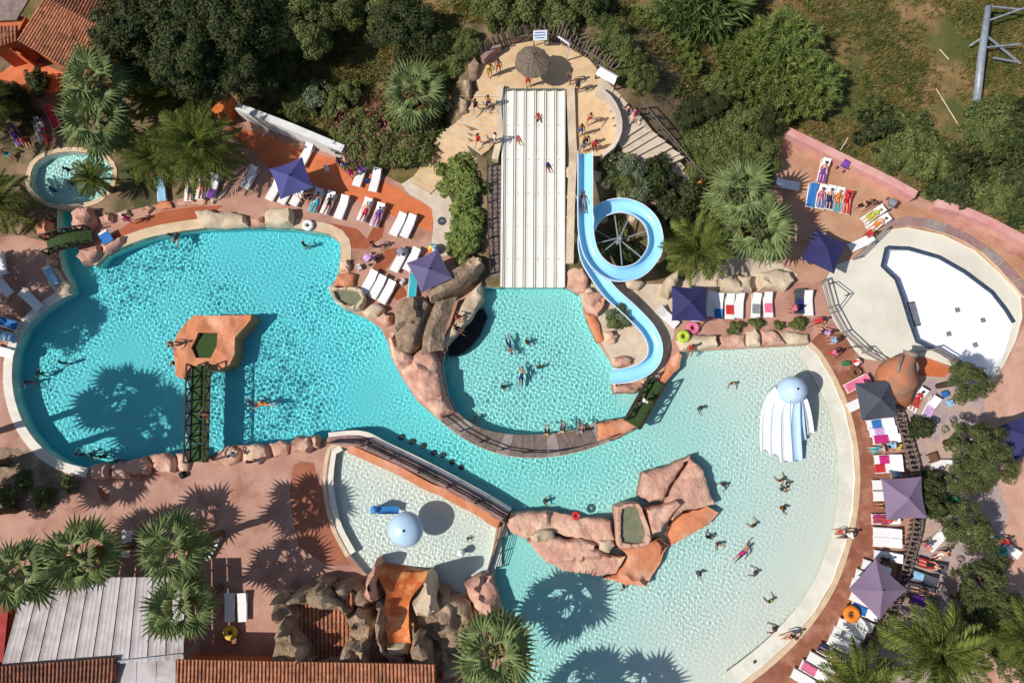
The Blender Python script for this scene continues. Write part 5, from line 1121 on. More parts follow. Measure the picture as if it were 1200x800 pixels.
FF = [fan_frond(i) for i in range(4)]; FD = [fan_frond(20 + i, .9, .8, 'palmdry') for i in range(2)]; PF = [pin_frond(i) for i in range(4)]
PT = {}
def palm(px, py, z, s, kind, label, group=None, nf=None, dry=4):
    p = P(px, py, z); rr = random.Random(int(px * 13 + py)); r = empty('fan_palm' if kind == 'fan' else 'date_palm', (p.x, p.y, 0), rr.uniform(0, 6), label, 'palm tree', group)
    k = round(z, 1)
    if k not in PT:
        q = random.Random(int(z * 10)); nn = 14; mb = MB(); mb.tube([(.04 * q.uniform(-1, 1), .04 * q.uniform(-1, 1), (z + .05) * i / nn - .1 * (i == 0)) for i in range(nn + 1)], [(.24 if i else .32) * (1 + .12 * (i % 2)) for i in range(nn + 1)], 10); PT[k] = mb.mesh('trunk'); PT[k].materials.append(M['palmbark'])
    link('trunk', PT[k], r); nf = nf or (24 if kind == 'fan' else 38); ms = FF if kind == 'fan' else PF
    for i in range(nf):
        t = (i + .5) / nf; e = R(78 - (118 if kind == 'fan' else 95) * t ** .85) + rr.uniform(-.2, .2); a = i * 2.39996 + rr.uniform(-.2, .2)
        o = link('frond', ms[i % 4], r, loc=(0, 0, z)); o.rotation_euler = (rr.uniform(-.25, .25), -e, a); sc = s * rr.uniform(.85, 1.1) * (.75 if t < .12 else 1); o.scale = (sc, sc, sc)
    for i in range(dry):
        o = link('dry_frond', (FD[i % 2] if kind == 'fan' else PF[i % 4]), r, M['palmdry'] if kind != 'fan' else None, loc=(0, 0, z - .15)); o.rotation_euler = (0, R(52 + rr.uniform(-8, 18)), rr.uniform(0, 6.28)); o.scale = (s * .8,) * 3
    return r
palm(114, 98, 5, 1.15, 'fan', 'tall fan palm touching the eave of the tiled house'); palm(114, 142, 4.2, 1.15, 'fan', 'fan palm overhanging the small round pool'); palm(487, 112, 4, 1.12, 'fan', 'silvery fan palm above the oleanders', dry=2)
palm(868, 228, 4.2, 1.1, 'fan', 'upper fan palm of the pair beside the upper terrace'); palm(888, 268, 3.8, 1.15, 'fan', 'lower fan palm of the pair beside the upper terrace', dry=10)
palm(28, 668, 5.5, 1.05, 'fan', 'fan palm over the far corner of the metal canopy near the red shed'); palm(98, 652, 5.5, 1.1, 'fan', 'fan palm over the middle of the metal canopy edge'); palm(205, 640, 6.8, 1.05, 'fan', 'tall fan palm just off the canopy corner on the pink paving'); palm(213, 708, 5.5, 1.0, 'fan', 'fan palm hanging over the right side of the metal canopy'); palm(580, 762, 5, 1.2, 'fan', 'lone fan palm between the rock grotto and the lagoon')
palm(572, 900, 7.2, 1.1, 'fan', 'fan palm whose crown shades the lagoon water'); palm(645, 908, 7.2, 1.1, 'fan', 'second fan palm shading the lagoon shallows')
palm(232, 172, 3.4, 1.2, 'date', 'big date palm arching over the shaded loungers', nf=50); palm(180, 186, 2.6, .85, 'date', 'smaller date palm between big date palm and round pool'); palm(110, 209, 2.4, .6, 'date', 'small date palm leaning over the round pool'); palm(-6, 236, 2.2, .98, 'date', 'date palm beside the bed west of the channel'); palm(176, 116, 2.5, .7, 'date', 'dark little date palm in the shade of the grove')
palm(815, 292, 3.6, .98, 'date', 'date palm over the navy parasol'); palm(1098, 764, 4, 1.22, 'date', 'big date palm on the stone terrace', nf=44); palm(1008, 800, 3.5, 1.0, 'date', 'date palm leaning over the end of the lounger row'); palm(1202, 745, 3.6, .9, 'date', 'date palm behind the olive trees')
palm(-30, 130, 3.4, 1.0, 'date', 'date palm at the side of the house yard')
palm(-140, 545, 10, 1.2, 'fan', 'very tall fan palm whose crown shades the deep pool corner'); palm(-150, 505, 9, 1.2, 'fan', 'tall fan palm beside the deep pool whose shadow lies on the water'); palm(-95, 610, 8, 1.1, 'fan', 'tall fan palm beyond the corner bed')
plant(-95, 330, 4.5, 2.8, 'dark', 'dark tree west of the deep pool shading the loungers', 'dark trees west of the deep pool'); plant(-80, 385, 4.5, 2.6, 'dark', 'dark tree west of the deep pool shading the loungers', 'dark trees west of the deep pool'); plant(-60, 585, 3.5, 2.4, 'dark', 'dark tree shading the corner bed')
# agaves
def agave(px, py, s, label, group=None):
    r = empty('agave', P(px, py), 0, label, 'plant', group); rr = random.Random(px)
    for i in range(20):
        a = i * 2.4; e = R(75 - 60 * i / 20); l = s * rr.uniform(.8, 1.1); d = Vector((math.cos(a) * math.cos(e), math.sin(a) * math.cos(e), math.sin(e))); w = Vector((-math.sin(a), math.cos(a), 0)) * .09 * s
        MB().add([(0, 0, .05), d * l * .45 + w + Vector((0, 0, .05)), d * l - Vector((0, 0, .12 * l)), d * l * .45 - w + Vector((0, 0, .05)), d * l * .45 + Vector((0, 0, -.02))], [(0, 1, 4), (4, 1, 2), (0, 4, 3), (4, 2, 3)]).build('leaf', M['agave'], r)
agave(1090, 230, 1.4, 'spiky agave in the gap between the two pink walls'); agave(1182, 266, 1.3, 'spiky agave behind the pink wall at the drained pool'); agave(782, 98, 1.3, 'blue green agave beside the purple flowering bush')
# dry grass and weeds over the open ground
def scatter(poly_px, n, seed, size=.4):
    g = np.random.default_rng(seed); poly = PL(poly_px); xs = [p.x for p in poly]; ys = [p.y for p in poly]
    pts = np.stack([g.uniform(min(xs), max(xs), n), g.uniform(min(ys), max(ys), n)], 1); pts = pts[inside(pts, poly)]
    dens = np.array([noise.noise((x * .22, y * .22, 3)) + .35 * noise.noise((x * .9, y * .9, 5)) for x, y in pts]); pts = pts[dens > g.uniform(-.42, .3, len(pts))]
    m = 5; B_ = np.repeat(pts, m, 0) + g.normal(size=(len(pts) * m, 2)) * .12; k = len(B_); zb = np.array([max(0, HZ(x, y)) for x, y in B_])
    d = unit(np.c_[g.normal(size=(k, 2)) * .75 + [.25, .1], np.abs(g.normal(size=k)) * .7 + .3]); L = size * g.uniform(.5, 1.4, k); w = unit(np.cross(d, g.normal(size=(k, 3)))) * .045
    b3_ = np.c_[B_, zb]; V = np.empty((k, 3, 3)); V[:, 0] = b3_ - w; V[:, 1] = b3_ + w; V[:, 2] = b3_ + d * L[:, None]
    return V.reshape(-1, 3), np.arange(k * 3).reshape(k, 3)
gsel = None
fields = [([(560, -50), (1300, -50), (1300, 330), (1210, 284), (1095, 236), (1048, 208), (915, 145), (880, 215), (820, 190), (720, 70), (640, 40), (560, 40)], 42000, 5), ([(280, -50), (570, -50), (560, 60), (535, 120), (500, 160), (402, 168), (280, 118)], 14000, 6)]
Vs = []; Fs = []; off = 0
for a, b, c in fields:
    v, f = scatter(a, b, c); Vs.append(v); Fs.append(f + off); off += len(v)
gr = link('dry_grass', np_mesh('dry_grass', np.concatenate(Vs), np.concatenate(Fs), M['drygrass'], False)); tag(gr, 'dry grass and weeds covering the open ground behind the park', 'grass', kind='stuff')
# ------------------------------------------------------------------ loungers
plain('lwhite', (236, 234, 232), .45, .05); plain('ldark', (74, 76, 86), .7); plain('lgrey', (178, 180, 188), .6)
COLS = dict(white=(232, 230, 228), blue=(52, 118, 190), navy=(44, 52, 98), red=(206, 50, 54), pink=(228, 118, 150), magenta=(198, 48, 124), purple=(122, 66, 160), teal=(60, 176, 190), lime=(186, 208, 70), green=(58, 130, 84), black=(36, 36, 40), orange=(232, 132, 40), yellow=(232, 200, 80), lilac=(206, 164, 212), grey=(140, 140, 146), skyblue=(150, 196, 228), brown=(120, 84, 60), cream=(226, 214, 190))
for k, v in COLS.items(): plain('c_' + k, v, .75, .18)
def lounger_proto(back, m):
    """head end towards +X"""
    r = empty('sun_lounger'); e = R(back); bl_ = .74; hx = .22
    MB().box((-.37, 0, .33), (1.16, .6, .05)).build('seat', M[m], r)
    bk = MB(); Mx = Matrix.Rotation(-e, 3, 'Y'); c = Vector((hx, 0, .33)) + Mx @ Vector((bl_ / 2, 0, 0)); bk.box(c, (bl_, .6, .05), M=Mx); bk.build('backrest', M[m], r)
    for s in (-1, 1): MB().beam((-.95, s * .315, .28), (.9, s * .315, .28), .05, .07).build('side_rail', M[m], r)
    for x in (-.8, .72):
        for s in (-1, 1): MB().box((x, s * .29, .14), (.06, .06, .28)).build('leg', M[m], r)
    if back > 12: MB().beam((.62, 0, .28), tuple(Vector((hx, 0, .31)) + Mx @ Vector((.55, 0, 0))), .4, .03).build('prop', M[m], r)
    return r
LP = {}
def lounger(px, py, deg, label, m='lwhite', back=24, group=None):
    k = (m, back)
    if k not in LP: LP[k] = o = lounger_proto(back, m)
    else: o = copy_tree(LP[k])
    p = P(px, py, .33); o.location = (p.x, p.y, .026); o.rotation_euler = (0, 0, ang(px, py, deg)); tag(o, label, 'sun lounger', group); return o
TW = {}
def towel(px, py, deg, col, label, part='seat', group=None, l=None, w=.58, z=.386, rough=.012):
    key = (part, w); 
    if key not in TW:
        rr = random.Random(len(TW)); xs = {'seat': np.linspace(-.85, .18, 9), 'foot': np.linspace(-.98, -.25, 7), 'mid': np.linspace(-.6, .1, 7), 'full': np.linspace(-.92, .86, 13), 'head': np.linspace(.25, .85, 6)}[part]
        ys = np.linspace(-w / 2, w / 2, 6); vs = []
        for th in (0, .02):
            for x in xs:
                for y in ys: vs.append((x, y + .03 * noise.noise((x * 3, len(TW), 1)), th + (max(0, x - .2) * math.tan(R(24)) if x > .2 else 0) + rough * (1 + noise.noise((x * 4, y * 5, len(TW)))) + .01))
        n, m_ = len(xs), 6; o = n * m_; fs = [(i * m_ + j, i * m_ + j + 1, (i + 1) * m_ + j + 1, (i + 1) * m_ + j) for i in range(n - 1) for j in range(m_ - 1)]
        fs = [tuple(reversed(f)) for f in fs] + [tuple(v + o for v in f) for f in fs]
        for i in range(n - 1):
            for j in (0, m_ - 1): a = i * m_ + j; fs.append((a, a + m_, a + m_ + o, a + o))
        for j in range(m_ - 1):
            for i in (0, n - 1): a = i * m_ + j; fs.append((a, a + 1, a + 1 + o, a + o))
        TW[key] = MB().add(vs, fs).mesh('towel', True)
    p = P(px, py, .36); o = link('towel', TW[key], None, M['c_' + col], loc=(p.x, p.y, z)); o.rotation_euler = (0, 0, ang(px, py, deg)); tag(o, label, 'towel', group); return o

# ------------------------------------------------------------------ people
plain('skinA', (214, 160, 132), .6, .08); plain('skinB', (186, 128, 98), .6, .08); plain('skinC', (148, 96, 70), .6, .08); plain('hairdark', (46, 34, 28), .7); plain('hairbrown', (92, 62, 42), .7); plain('hairblond', (186, 150, 100), .7)
def dirv(th, lat=0): return Vector((lat, -math.sin(R(th)), math.cos(R(th)))).normalized()
POSES = dict(
    stand=dict(torso=0, th=(178, 182), sh=(180, 182), ua=((172, .25), (176, .25)), fa=((150, .1), (160, .1))),
    walk=dict(torso=5, th=(155, 205), sh=(178, 222), ua=((205, .2), (150, .2)), fa=((180, .1), (120, .1))),
    sit=dict(torso=-8, th=(92, 96), sh=(150, 165), ua=((165, .4), (200, .5)), fa=((120, .0), (190, .2))),
    recline=dict(torso=-66, th=(88, 84), sh=(94, 98), ua=((110, .5), (125, .45)), fa=((85, -.2), (100, .1))),
    lie=dict(torso=-87, th=(90, 88), sh=(92, 94), ua=((85, .45), (100, .5)), fa=((90, .1), (80, .3))),
    swim=dict(torso=-84, th=(80, 96), sh=(92, 112), ua=((-70, .5), (100, .8)), fa=((-100, .1), (95, .3))),
    float=dict(torso=6, th=(165, 176), sh=(195, 205), ua=((155, .6), (160, .5)), fa=((100, .2), (110, .1))))
def body(pose):
    q = POSES[pose]; T = q['torso']; pel = Vector((0, 0, 0)); J = []; E = []; Rr = []
    def add(p, r, par=None):
        J.append(p); Rr.append(r)
        if par is not None: E.append((par, len(J) - 1))
        return len(J) - 1
    i0 = add(pel, (.15, .11)); i1 = add(pel + dirv(T) * .16, (.13, .1), i0); i2 = add(pel + dirv(T) * .34, (.155, .11), i1); i2b = add(pel + dirv(T) * .46, (.12, .085), i2); i3 = add(pel + dirv(T) * .55, (.055, .055), i2b)
    hd = T if pose != 'recline' else T + 20
    hc = J[i3] + dirv(hd) * .13 + dirv(hd + 90) * .02; i4 = add(hc, (.082, .1), i3); i5 = add(hc + dirv(hd) * .1, (.06, .075), i4)
    arms = []; legs = []
    for s, k in ((-1, 0), (1, 1)):
        sh = add(J[i2b] + Vector((s * .17, 0, 0)) - dirv(T) * .02, (.062, .062), i2b)
        el = add(J[sh] + dirv(q['ua'][k][0], s * q['ua'][k][1]) * .28, (.043, .043), sh); wr = add(J[el] + dirv(q['fa'][k][0], s * q['fa'][k][1]) * .25, (.03, .03), el)
        pm = add(J[wr] + (J[wr] - J[el]).normalized() * .07, (.035, .022), wr); arms.append((el, wr, pm))
        hp = add(pel + Vector((s * .1, 0, 0)) + dirv(q['th'][k]) * .06, (.092, .092), i0)
        kn = add(J[hp] + dirv(q['th'][k], s * .06) * .4, (.06, .06), hp); an = add(J[kn] + dirv(q['sh'][k], s * .02) * .41, (.037, .037), kn)
        add(J[an] + dirv(q['sh'][k] - 80, s * .1) * .16, (.035, .025), an); legs.append((hp, kn, an))
    me = bpy.data.meshes.new('b'); me.from_pydata(J, E, []); o = bpy.data.objects.new('b', me); COL.objects.link(o); md = o.modifiers.new('s', 'SKIN'); md.use_smooth_shade = True; md.branch_smoothing = .6
    if not me.skin_vertices: me.skin_vertices.new() if hasattr(me.skin_vertices, 'new') else None
    sv = me.skin_vertices[0].data
    for i, r in enumerate(Rr): sv[i].radius = r; sv[i].use_root = (i == 0)
    o.modifiers.new('u', 'SUBSURF').levels = 1; dg = bpy.context.evaluated_depsgraph_get(); ev = o.evaluated_get(dg); b = bpy.data.meshes.new_from_object(ev); bpy.data.objects.remove(o)
    V = [v.co.copy() for v in b.vertices]; F = [tuple(p.vertices) for p in b.polygons]; N = [v.normal.copy() for v in b.vertices]
    mb = MB(); mb.add(V, F)
    for el, wr, pm in arms:   # five separate fingers and a thumb that leaves the side of the palm
        d = (J[wr] - J[el]).normalized(); sd = d.cross(Vector((0, 0, 1)) if abs(d.z) < .9 else Vector((0, 1, 0))).normalized(); cur = sd.cross(d).normalized() * -.02
        for k, l in enumerate((.065, .078, .072, .055)):
            a = J[pm] + sd * (.024 - .016 * k) + d * .01; mb.tube([a, a + d * l * .55, a + d * l + cur], [.009, .008, .006], 4)
        a = J[pm] - d * .03 + sd * .03; mb.tube([a, a + d * .03 + sd * .025, a + d * .055 + sd * .03 + cur], [.011, .009, .007], 4)
    f = dirv(hd + 90); up = dirv(hd)   # nose, ears, mouth
    mb.tube([hc + f * .095 + up * .03, hc + f * .118 - up * .005], [.01, .016], 5); mb.beam(hc + f * .096 - up * .045 + Vector((.022, 0, 0)), hc + f * .096 - up * .045 - Vector((.022, 0, 0)), .012, .012)
    for s in (-1, 1): mb.tube([hc + Vector((s * .078, 0, 0)) - up * .03, hc + Vector((s * .09, 0, 0)) + up * .03], [.012, .018], 5)
    bm_ = mb.mesh('body', True); bm_.materials.append(M['skinA'])
    eb = MB()
    for s in (-1, 1): eb.lathe([(0, .012), (.012, 0), (0, -.012)], 6, hc + f * .096 + up * .02 + Vector((s * .034, 0, 0)))
    eyes = eb.mesh('eyes'); eyes.materials.append(M['hairdark'])
    def cut(sel, off, nm):
        fs = [p for p in F if sel(sum((V[i] for i in p), Vector()) / len(p))]
        if not fs: return None
        us = sorted({i for p in fs for i in p}); mp = {u: k for k, u in enumerate(us)}
        m_ = MB().add([V[i] + N[i] * off for i in us], [tuple(mp[i] for i in p) for p in fs]).mesh(nm, True); m_.materials.append(M['c_blue']); return m_
    def near(c, segs, r):
        for a, b2, rad in segs:
            ab = b2 - a; t = max(0, min(1, (c - a).dot(ab) / max(ab.length_squared, 1e-9)))
            if (c - a - ab * t).length < rad: return True
        return False
    low = [(pel - dirv(T) * .04, pel + dirv(T) * .09, .2)] + [(J[h], J[h].lerp(J[k], .38), .125) for h, k, a in legs]
    hi = [(J[i1] + dirv(T) * .1, J[i2b] - dirv(T) * .06, .19)]; tee = [(J[i1], J[i2b], .22)]
    bik = [(pel - dirv(T) * .02, pel + dirv(T) * .06, .165)]
    n_ = 10; hm = MB(); vs = []; rad = Vector((.092, .112, .125))
    rows = 6
    for i in range(rows + 1):
        ph = i / rows * R(112)
        for k in range(n_): t = 2 * math.pi * k / n_; ax = -f * .35 + up; ax.normalize(); rt = Vector((1, 0, 0)); bk = rt.cross(ax); vs.append(hc + up * .03 + (ax * math.cos(ph) * .125 + (rt * math.cos(t) * .1 + bk * math.sin(t) * .122) * math.sin(ph)))
    hm.add(vs, [(i * n_ + k, i * n_ + (k + 1) % n_, (i + 1) * n_ + (k + 1) % n_, (i + 1) * n_ + k) for i in range(rows) for k in range(n_)]); hair = hm.mesh('hair', True); hair.materials.append(M['hairdark'])
    zmin = min(v.z for v in V)
    return dict(body=bm_, eyes=eyes, trunks=cut(lambda c: near(c, low, 0), .012, 'swim_shorts'), bottom=cut(lambda c: near(c, bik, 0), .010, 'swimwear'), top=cut(lambda c: near(c, hi, 0), .010, 'bikini_top'), shirt=cut(lambda c: near(c, tee, 0), .014, 'shirt'), hair=hair, zmin=zmin, head=hc)
BD = {k: body(k) for k in POSES}
PEOPLE = []
def person(px, py, pose, deg, where, suit='navy', top=None, z=.03, skin=None, hair=None, s=1.0, fem=False, world_z=None, extra=''):
    """deg: image direction the head (lying) or the face (upright) points to; z: height of the lowest point, or of the water for swimmers"""
    b = BD[pose]; rr = random.Random(int(px * 31 + py * 7)); skin = skin or rr.choice(['skinA', 'skinA', 'skinB', 'skinB', 'skinC']); hair = hair or rr.choice(['hairdark', 'hairdark', 'hairbrown', 'hairbrown', 'hairblond'])
    if pose in ('swim', 'float'): oz = z - (b['head'].z - (.10 if pose == 'float' else .02)) * s
    else: oz = z - b['zmin'] * s
    zz = {'stand': .85, 'walk': .85}.get(pose, .15)
    p = P(px, py, (z + zz * s) if pose not in ('swim', 'float') else z)
    r = empty('person', (p.x, p.y, oz)); h = ang(px, py, deg)
    r.rotation_euler = (0, 0, h - math.pi / 2 if pose in ('recline', 'lie', 'swim') else h + math.pi / 2); r.scale = (s, s, s)
    if pose == 'swim':   # face down
        inner_flip = True
    bo = link('body', b['body'], r, M[skin]); bo.cycles.is_caustics_receiver = True
    link('eyes', b['eyes'], bo, None); ho = link('hair', b['hair'], bo, M[hair]); ho.cycles.is_caustics_receiver = True
    if fem:
        if b['bottom']: link('swimwear', b['bottom'], bo, M['c_' + suit])
        if b['top']: link('bikini_top', b['top'], bo, M['c_' + (top or suit)])
    else:
        link('swim_shorts', b['trunks'], bo, M['c_' + suit])
        if top: link('shirt', b['shirt'], bo, M['c_' + top])
    wear = f'{suit} swimwear' if fem else (f'{top} top' if top else f'{suit} shorts')
    act = dict(stand='standing', walk='walking', sit='sitting', recline='reclining', lie='lying', swim='swimming', float='wading')[pose]
    tag(r, f"{'child' if s < .8 else 'person'} in {wear} {act} {where}{extra}", 'person'); PEOPLE.append((r, where)); return r

# ------------------------------------------------------------------ parasols
plain('pmauve', (132, 112, 136), .8, .08); plain('pviolet', (100, 92, 128), .8, .08); plain('pblue', (78, 78, 134), .8, .08); plain('pnavy', (52, 50, 96), .8, .08); plain('pgrey', (74, 78, 88), .8, .08)
def parasol(px, py, deg, size, m, label, z=2.35):
    p = P(px, py, z + .25); r = empty('parasol', (p.x, p.y, 0), ang(px, py, deg), label, 'parasol'); h = size / 2; n = 8; vs = []; rr = random.Random(int(px))
    cs = [Vector((a * h, b * h, z)) for a, b in ((1, -1), (1, 1), (-1, 1), (-1, -1))]; ap = Vector((0, 0, z + .62 * size / 2.8))
    for k in range(4):
        a, b = cs[k], cs[(k + 1) % 4]; vs = []; idx = []
        for i in range(n + 1):
            row = []
            for j in range(i + 1):
                e = a.lerp(b, j / i) if i else a; q = ap.lerp(e, i / n); u = j / i if i else .5; q.z -= .10 * (i / n) * math.sin(math.pi * u) + .04 * math.sin(math.pi * i / n); inw = -.07 * (i / n) ** 2 * math.sin(math.pi * u); c = (a + b) / 2; q += Vector((c.x, c.y, 0)).normalized() * inw; row.append(len(vs)); vs.append(q)
            idx.append(row)
        fs = []
        for i in range(n):
            for j in range(i + 1):
                fs.append((idx[i][j], idx[i + 1][j], idx[i + 1][j + 1]))
                if j < i: fs.append((idx[i][j], idx[i + 1][j + 1], idx[i][j + 1]))
        cv = MB().add(vs, fs).build('canopy_panel', M[m], r, True)
        MB().beam(ap + Vector((0, 0, -.16)), a * .97 + Vector((0, 0, -.08)), .03, .03).build('rib', M['lgrey'], r)
    MB().tube([(0, 0, 0), (0, 0, ap.z + .08)], .035, 8).build('pole', M['lgrey'], r); MB().lathe([(0, .1), (.3, .1), (.34, 0)], 16).build('base', M['ldark'], r); MB().lathe([(0, .12), (.05, .1), (.07, .0)], 8, ap).build('finial', M[m], r)
    return r
parasol(340, 207, 20, 2.5, 'pblue', 'small blue parasol shading loungers on the orange terrace'); parasol(503, 316, 25, 2.45, 'pviolet', 'violet parasol beside the grey rock ridge'); parasol(809, 355, -2, 2.5, 'pnavy', 'navy parasol under the date palm at the lagoon row')
parasol(968, 293, -25, 2.5, 'pnavy', 'navy parasol in the palm shade beside the drained pool'); parasol(1030, 468, 6, 2.6, 'pgrey', 'charcoal parasol beside the giant jar'); parasol(1062, 584, 3, 2.75, 'pmauve', 'mauve parasol in front of the dark hedge bushes'); parasol(1031, 691, 48, 2.75, 'pmauve', 'mauve parasol over the curved end of the lounger row'); parasol(1203, 512, 20, 2.5, 'pnavy', 'navy parasol on the pale side terrace')

# ------------------------------------------------------------------ placing loungers and towels
A = 'white lounger on the orange terrace above the deep pool'; GA = 'white loungers on the orange terrace'
for x, y, d in ((401, 243, 68), (467, 263, 62), (479, 265, 65), (468, 305, 62), (483, 304, 62), (385, 238, 66), (428, 246, 66)): lounger(x, y, d, A, group=GA)
lounger(358, 182, 62, 'white lounger standing alone below the white garden wall'); lounger(422, 205, 70, 'white lounger with a purple towel near the oleanders'); lounger(440, 211, 75, 'white lounger with a dark bag near the end of the white path')
lounger(371, 235, 68, 'white lounger with teal towel right of the blue parasol'); lounger(443, 252, 68, 'white lounger with a lilac towel on the orange terrace')
for x, y, d in ((433, 330, 60), (443, 336, 60), (454, 342, 60)): lounger(x, y, d, 'white lounger of the three above the stone basin', group='three loungers above the stone basin')
lounger(484, 335, 85, 'white lounger with turquoise towel beside the violet parasol')
for x, y, d in ((322, 222, 60), (336, 226, 60), (350, 228, 60)): lounger(x, y, d, 'white lounger half under the small blue parasol', group='loungers under the blue parasol')
for x, y, d in ((293, 208, 60), (250, 218, 75), (236, 220, 80), (222, 222, 85), (189, 222, 95)): lounger(x, y, d, 'lounger in the shade of the big date palm', group='loungers under the big date palm')
lounger(37, 352, 135, 'white lounger beside the white coping of the deep pool'); lounger(7, 378, 160, 'lounger with a royal blue towel west of the deep pool'); lounger(4, 393, 165, 'lounger with a sky blue towel west of the deep pool'); lounger(1, 308, 100, 'lounger in the tree shade west of the deep pool')
for x, y, d in ((3, 335, 130), (2, 412, 168)): lounger(x, y, d, 'empty lounger on the paving west of the deep pool', group='empty loungers west of the deep pool')
lounger(18, 158, 118, 'lounger with a purple towel beside the small round pool'); lounger(62, 138, 110, 'lounger with a coral towel below the palm at the round pool'); lounger(46, 152, 105, 'lounger with people beside the small round pool')
for x, y, d in ((951, 229, 82), (962, 231, 82), (972, 232, 82), (982, 234, 82), (992, 237, 82)): lounger(x, y, d, 'lounger in the row of five on the upper terrace', group='row of five on the upper terrace')
lounger(965, 200, 78, 'lounger near the pink wall on the upper terrace'); lounger(1023, 252, 35, 'white lounger with a lime towel on the upper terrace'); lounger(1029, 262, 35, 'white lounger below the lime towelled one'); lounger(1009, 285, 25, 'white lounger at the drained pool upper corner'); lounger(922, 216, 170, 'lounger in palm shade on the upper terrace')
GN = 'row of white loungers north of the lagoon'; LN = 'white lounger in the row behind the peach rocks'
for x, y in ((842, 358), (866, 358), (886, 358), (833, 356), (816, 362)): lounger(x, y, 88, LN, group=GN)
lounger(855, 359, 90, 'white lounger with a rainbow towel behind the peach rocks'); lounger(900, 357, 94, 'white lounger with a pink towel behind the peach rocks'); lounger(782, 371, 138, 'white lounger beside the blue slide last bend'); lounger(937, 353, 92, 'dark lounger beside the drained pool railing', 'ldark'); lounger(947, 355, 94, 'white lounger beside the dark one at the railing')
E_ = 'white lounger in the row along the wet lagoon rim'; GE = 'white loungers along the wet lagoon rim'
ROW = [(1007, 472, 25), (1031, 496, 8), (1034, 505, 6), (1038, 514, 5), (1040, 538, 3), (1041, 548, 3), (1038, 568, 0), (1039, 581, 0), (1037, 608, 0), (1039, 624, -3), (1039, 635, -4), (1040, 652, -8), (1026, 665, -18), (1018, 677, -20), (1013, 688, -22), (1012, 703, -24), (1012, 716, -25), (1006, 728, -26), (997, 736, -27), (991, 746, -28), (986, 756, -28), (974, 766, -30), (962, 776, -30), (953, 786, -30), (943, 796, -30)]
for x, y, d in ROW: lounger(x, y, d, E_, group=GE)
lounger(1004, 449, 28, 'lounger with a pink towel beside the charcoal parasol')
lounger(1075, 468, 62, 'white lounger with red things beside the giant jar'); lounger(1090, 478, 62, 'white lounger with lilac towel beside the giant jar'); lounger(1107, 544, 0, 'white lounger under the olive tree on the stone terrace'); lounger(1099, 632, 46, 'white lounger standing alone on the stone terrace')
lounger(1091, 662, -18, 'dark lounger with a red towel on the stone terrace', 'ldark'); lounger(1080, 676, -20, 'dark lounger with a small white towel on the stone terrace', 'ldark'); lounger(1076, 690, -12, 'dark lounger in the palm shade on the stone terrace', 'ldark', group='dark loungers in palm shade'); lounger(1082, 704, -12, 'dark lounger in the palm shade on the stone terrace', 'ldark', group='dark loungers in palm shade'); lounger(1179, 640, -40, 'white lounger on the pale side terrace')
for x in (269, 284): lounger(x, 711, 90, 'white lounger of the pair beside the metal canopy', back=10, group='pair beside the canopy')
lounger(248, 640, 60, 'white lounger in the palm shadow on the pink paving'); lounger(148, 636, 80, 'white lounger half hidden by the fan palms')
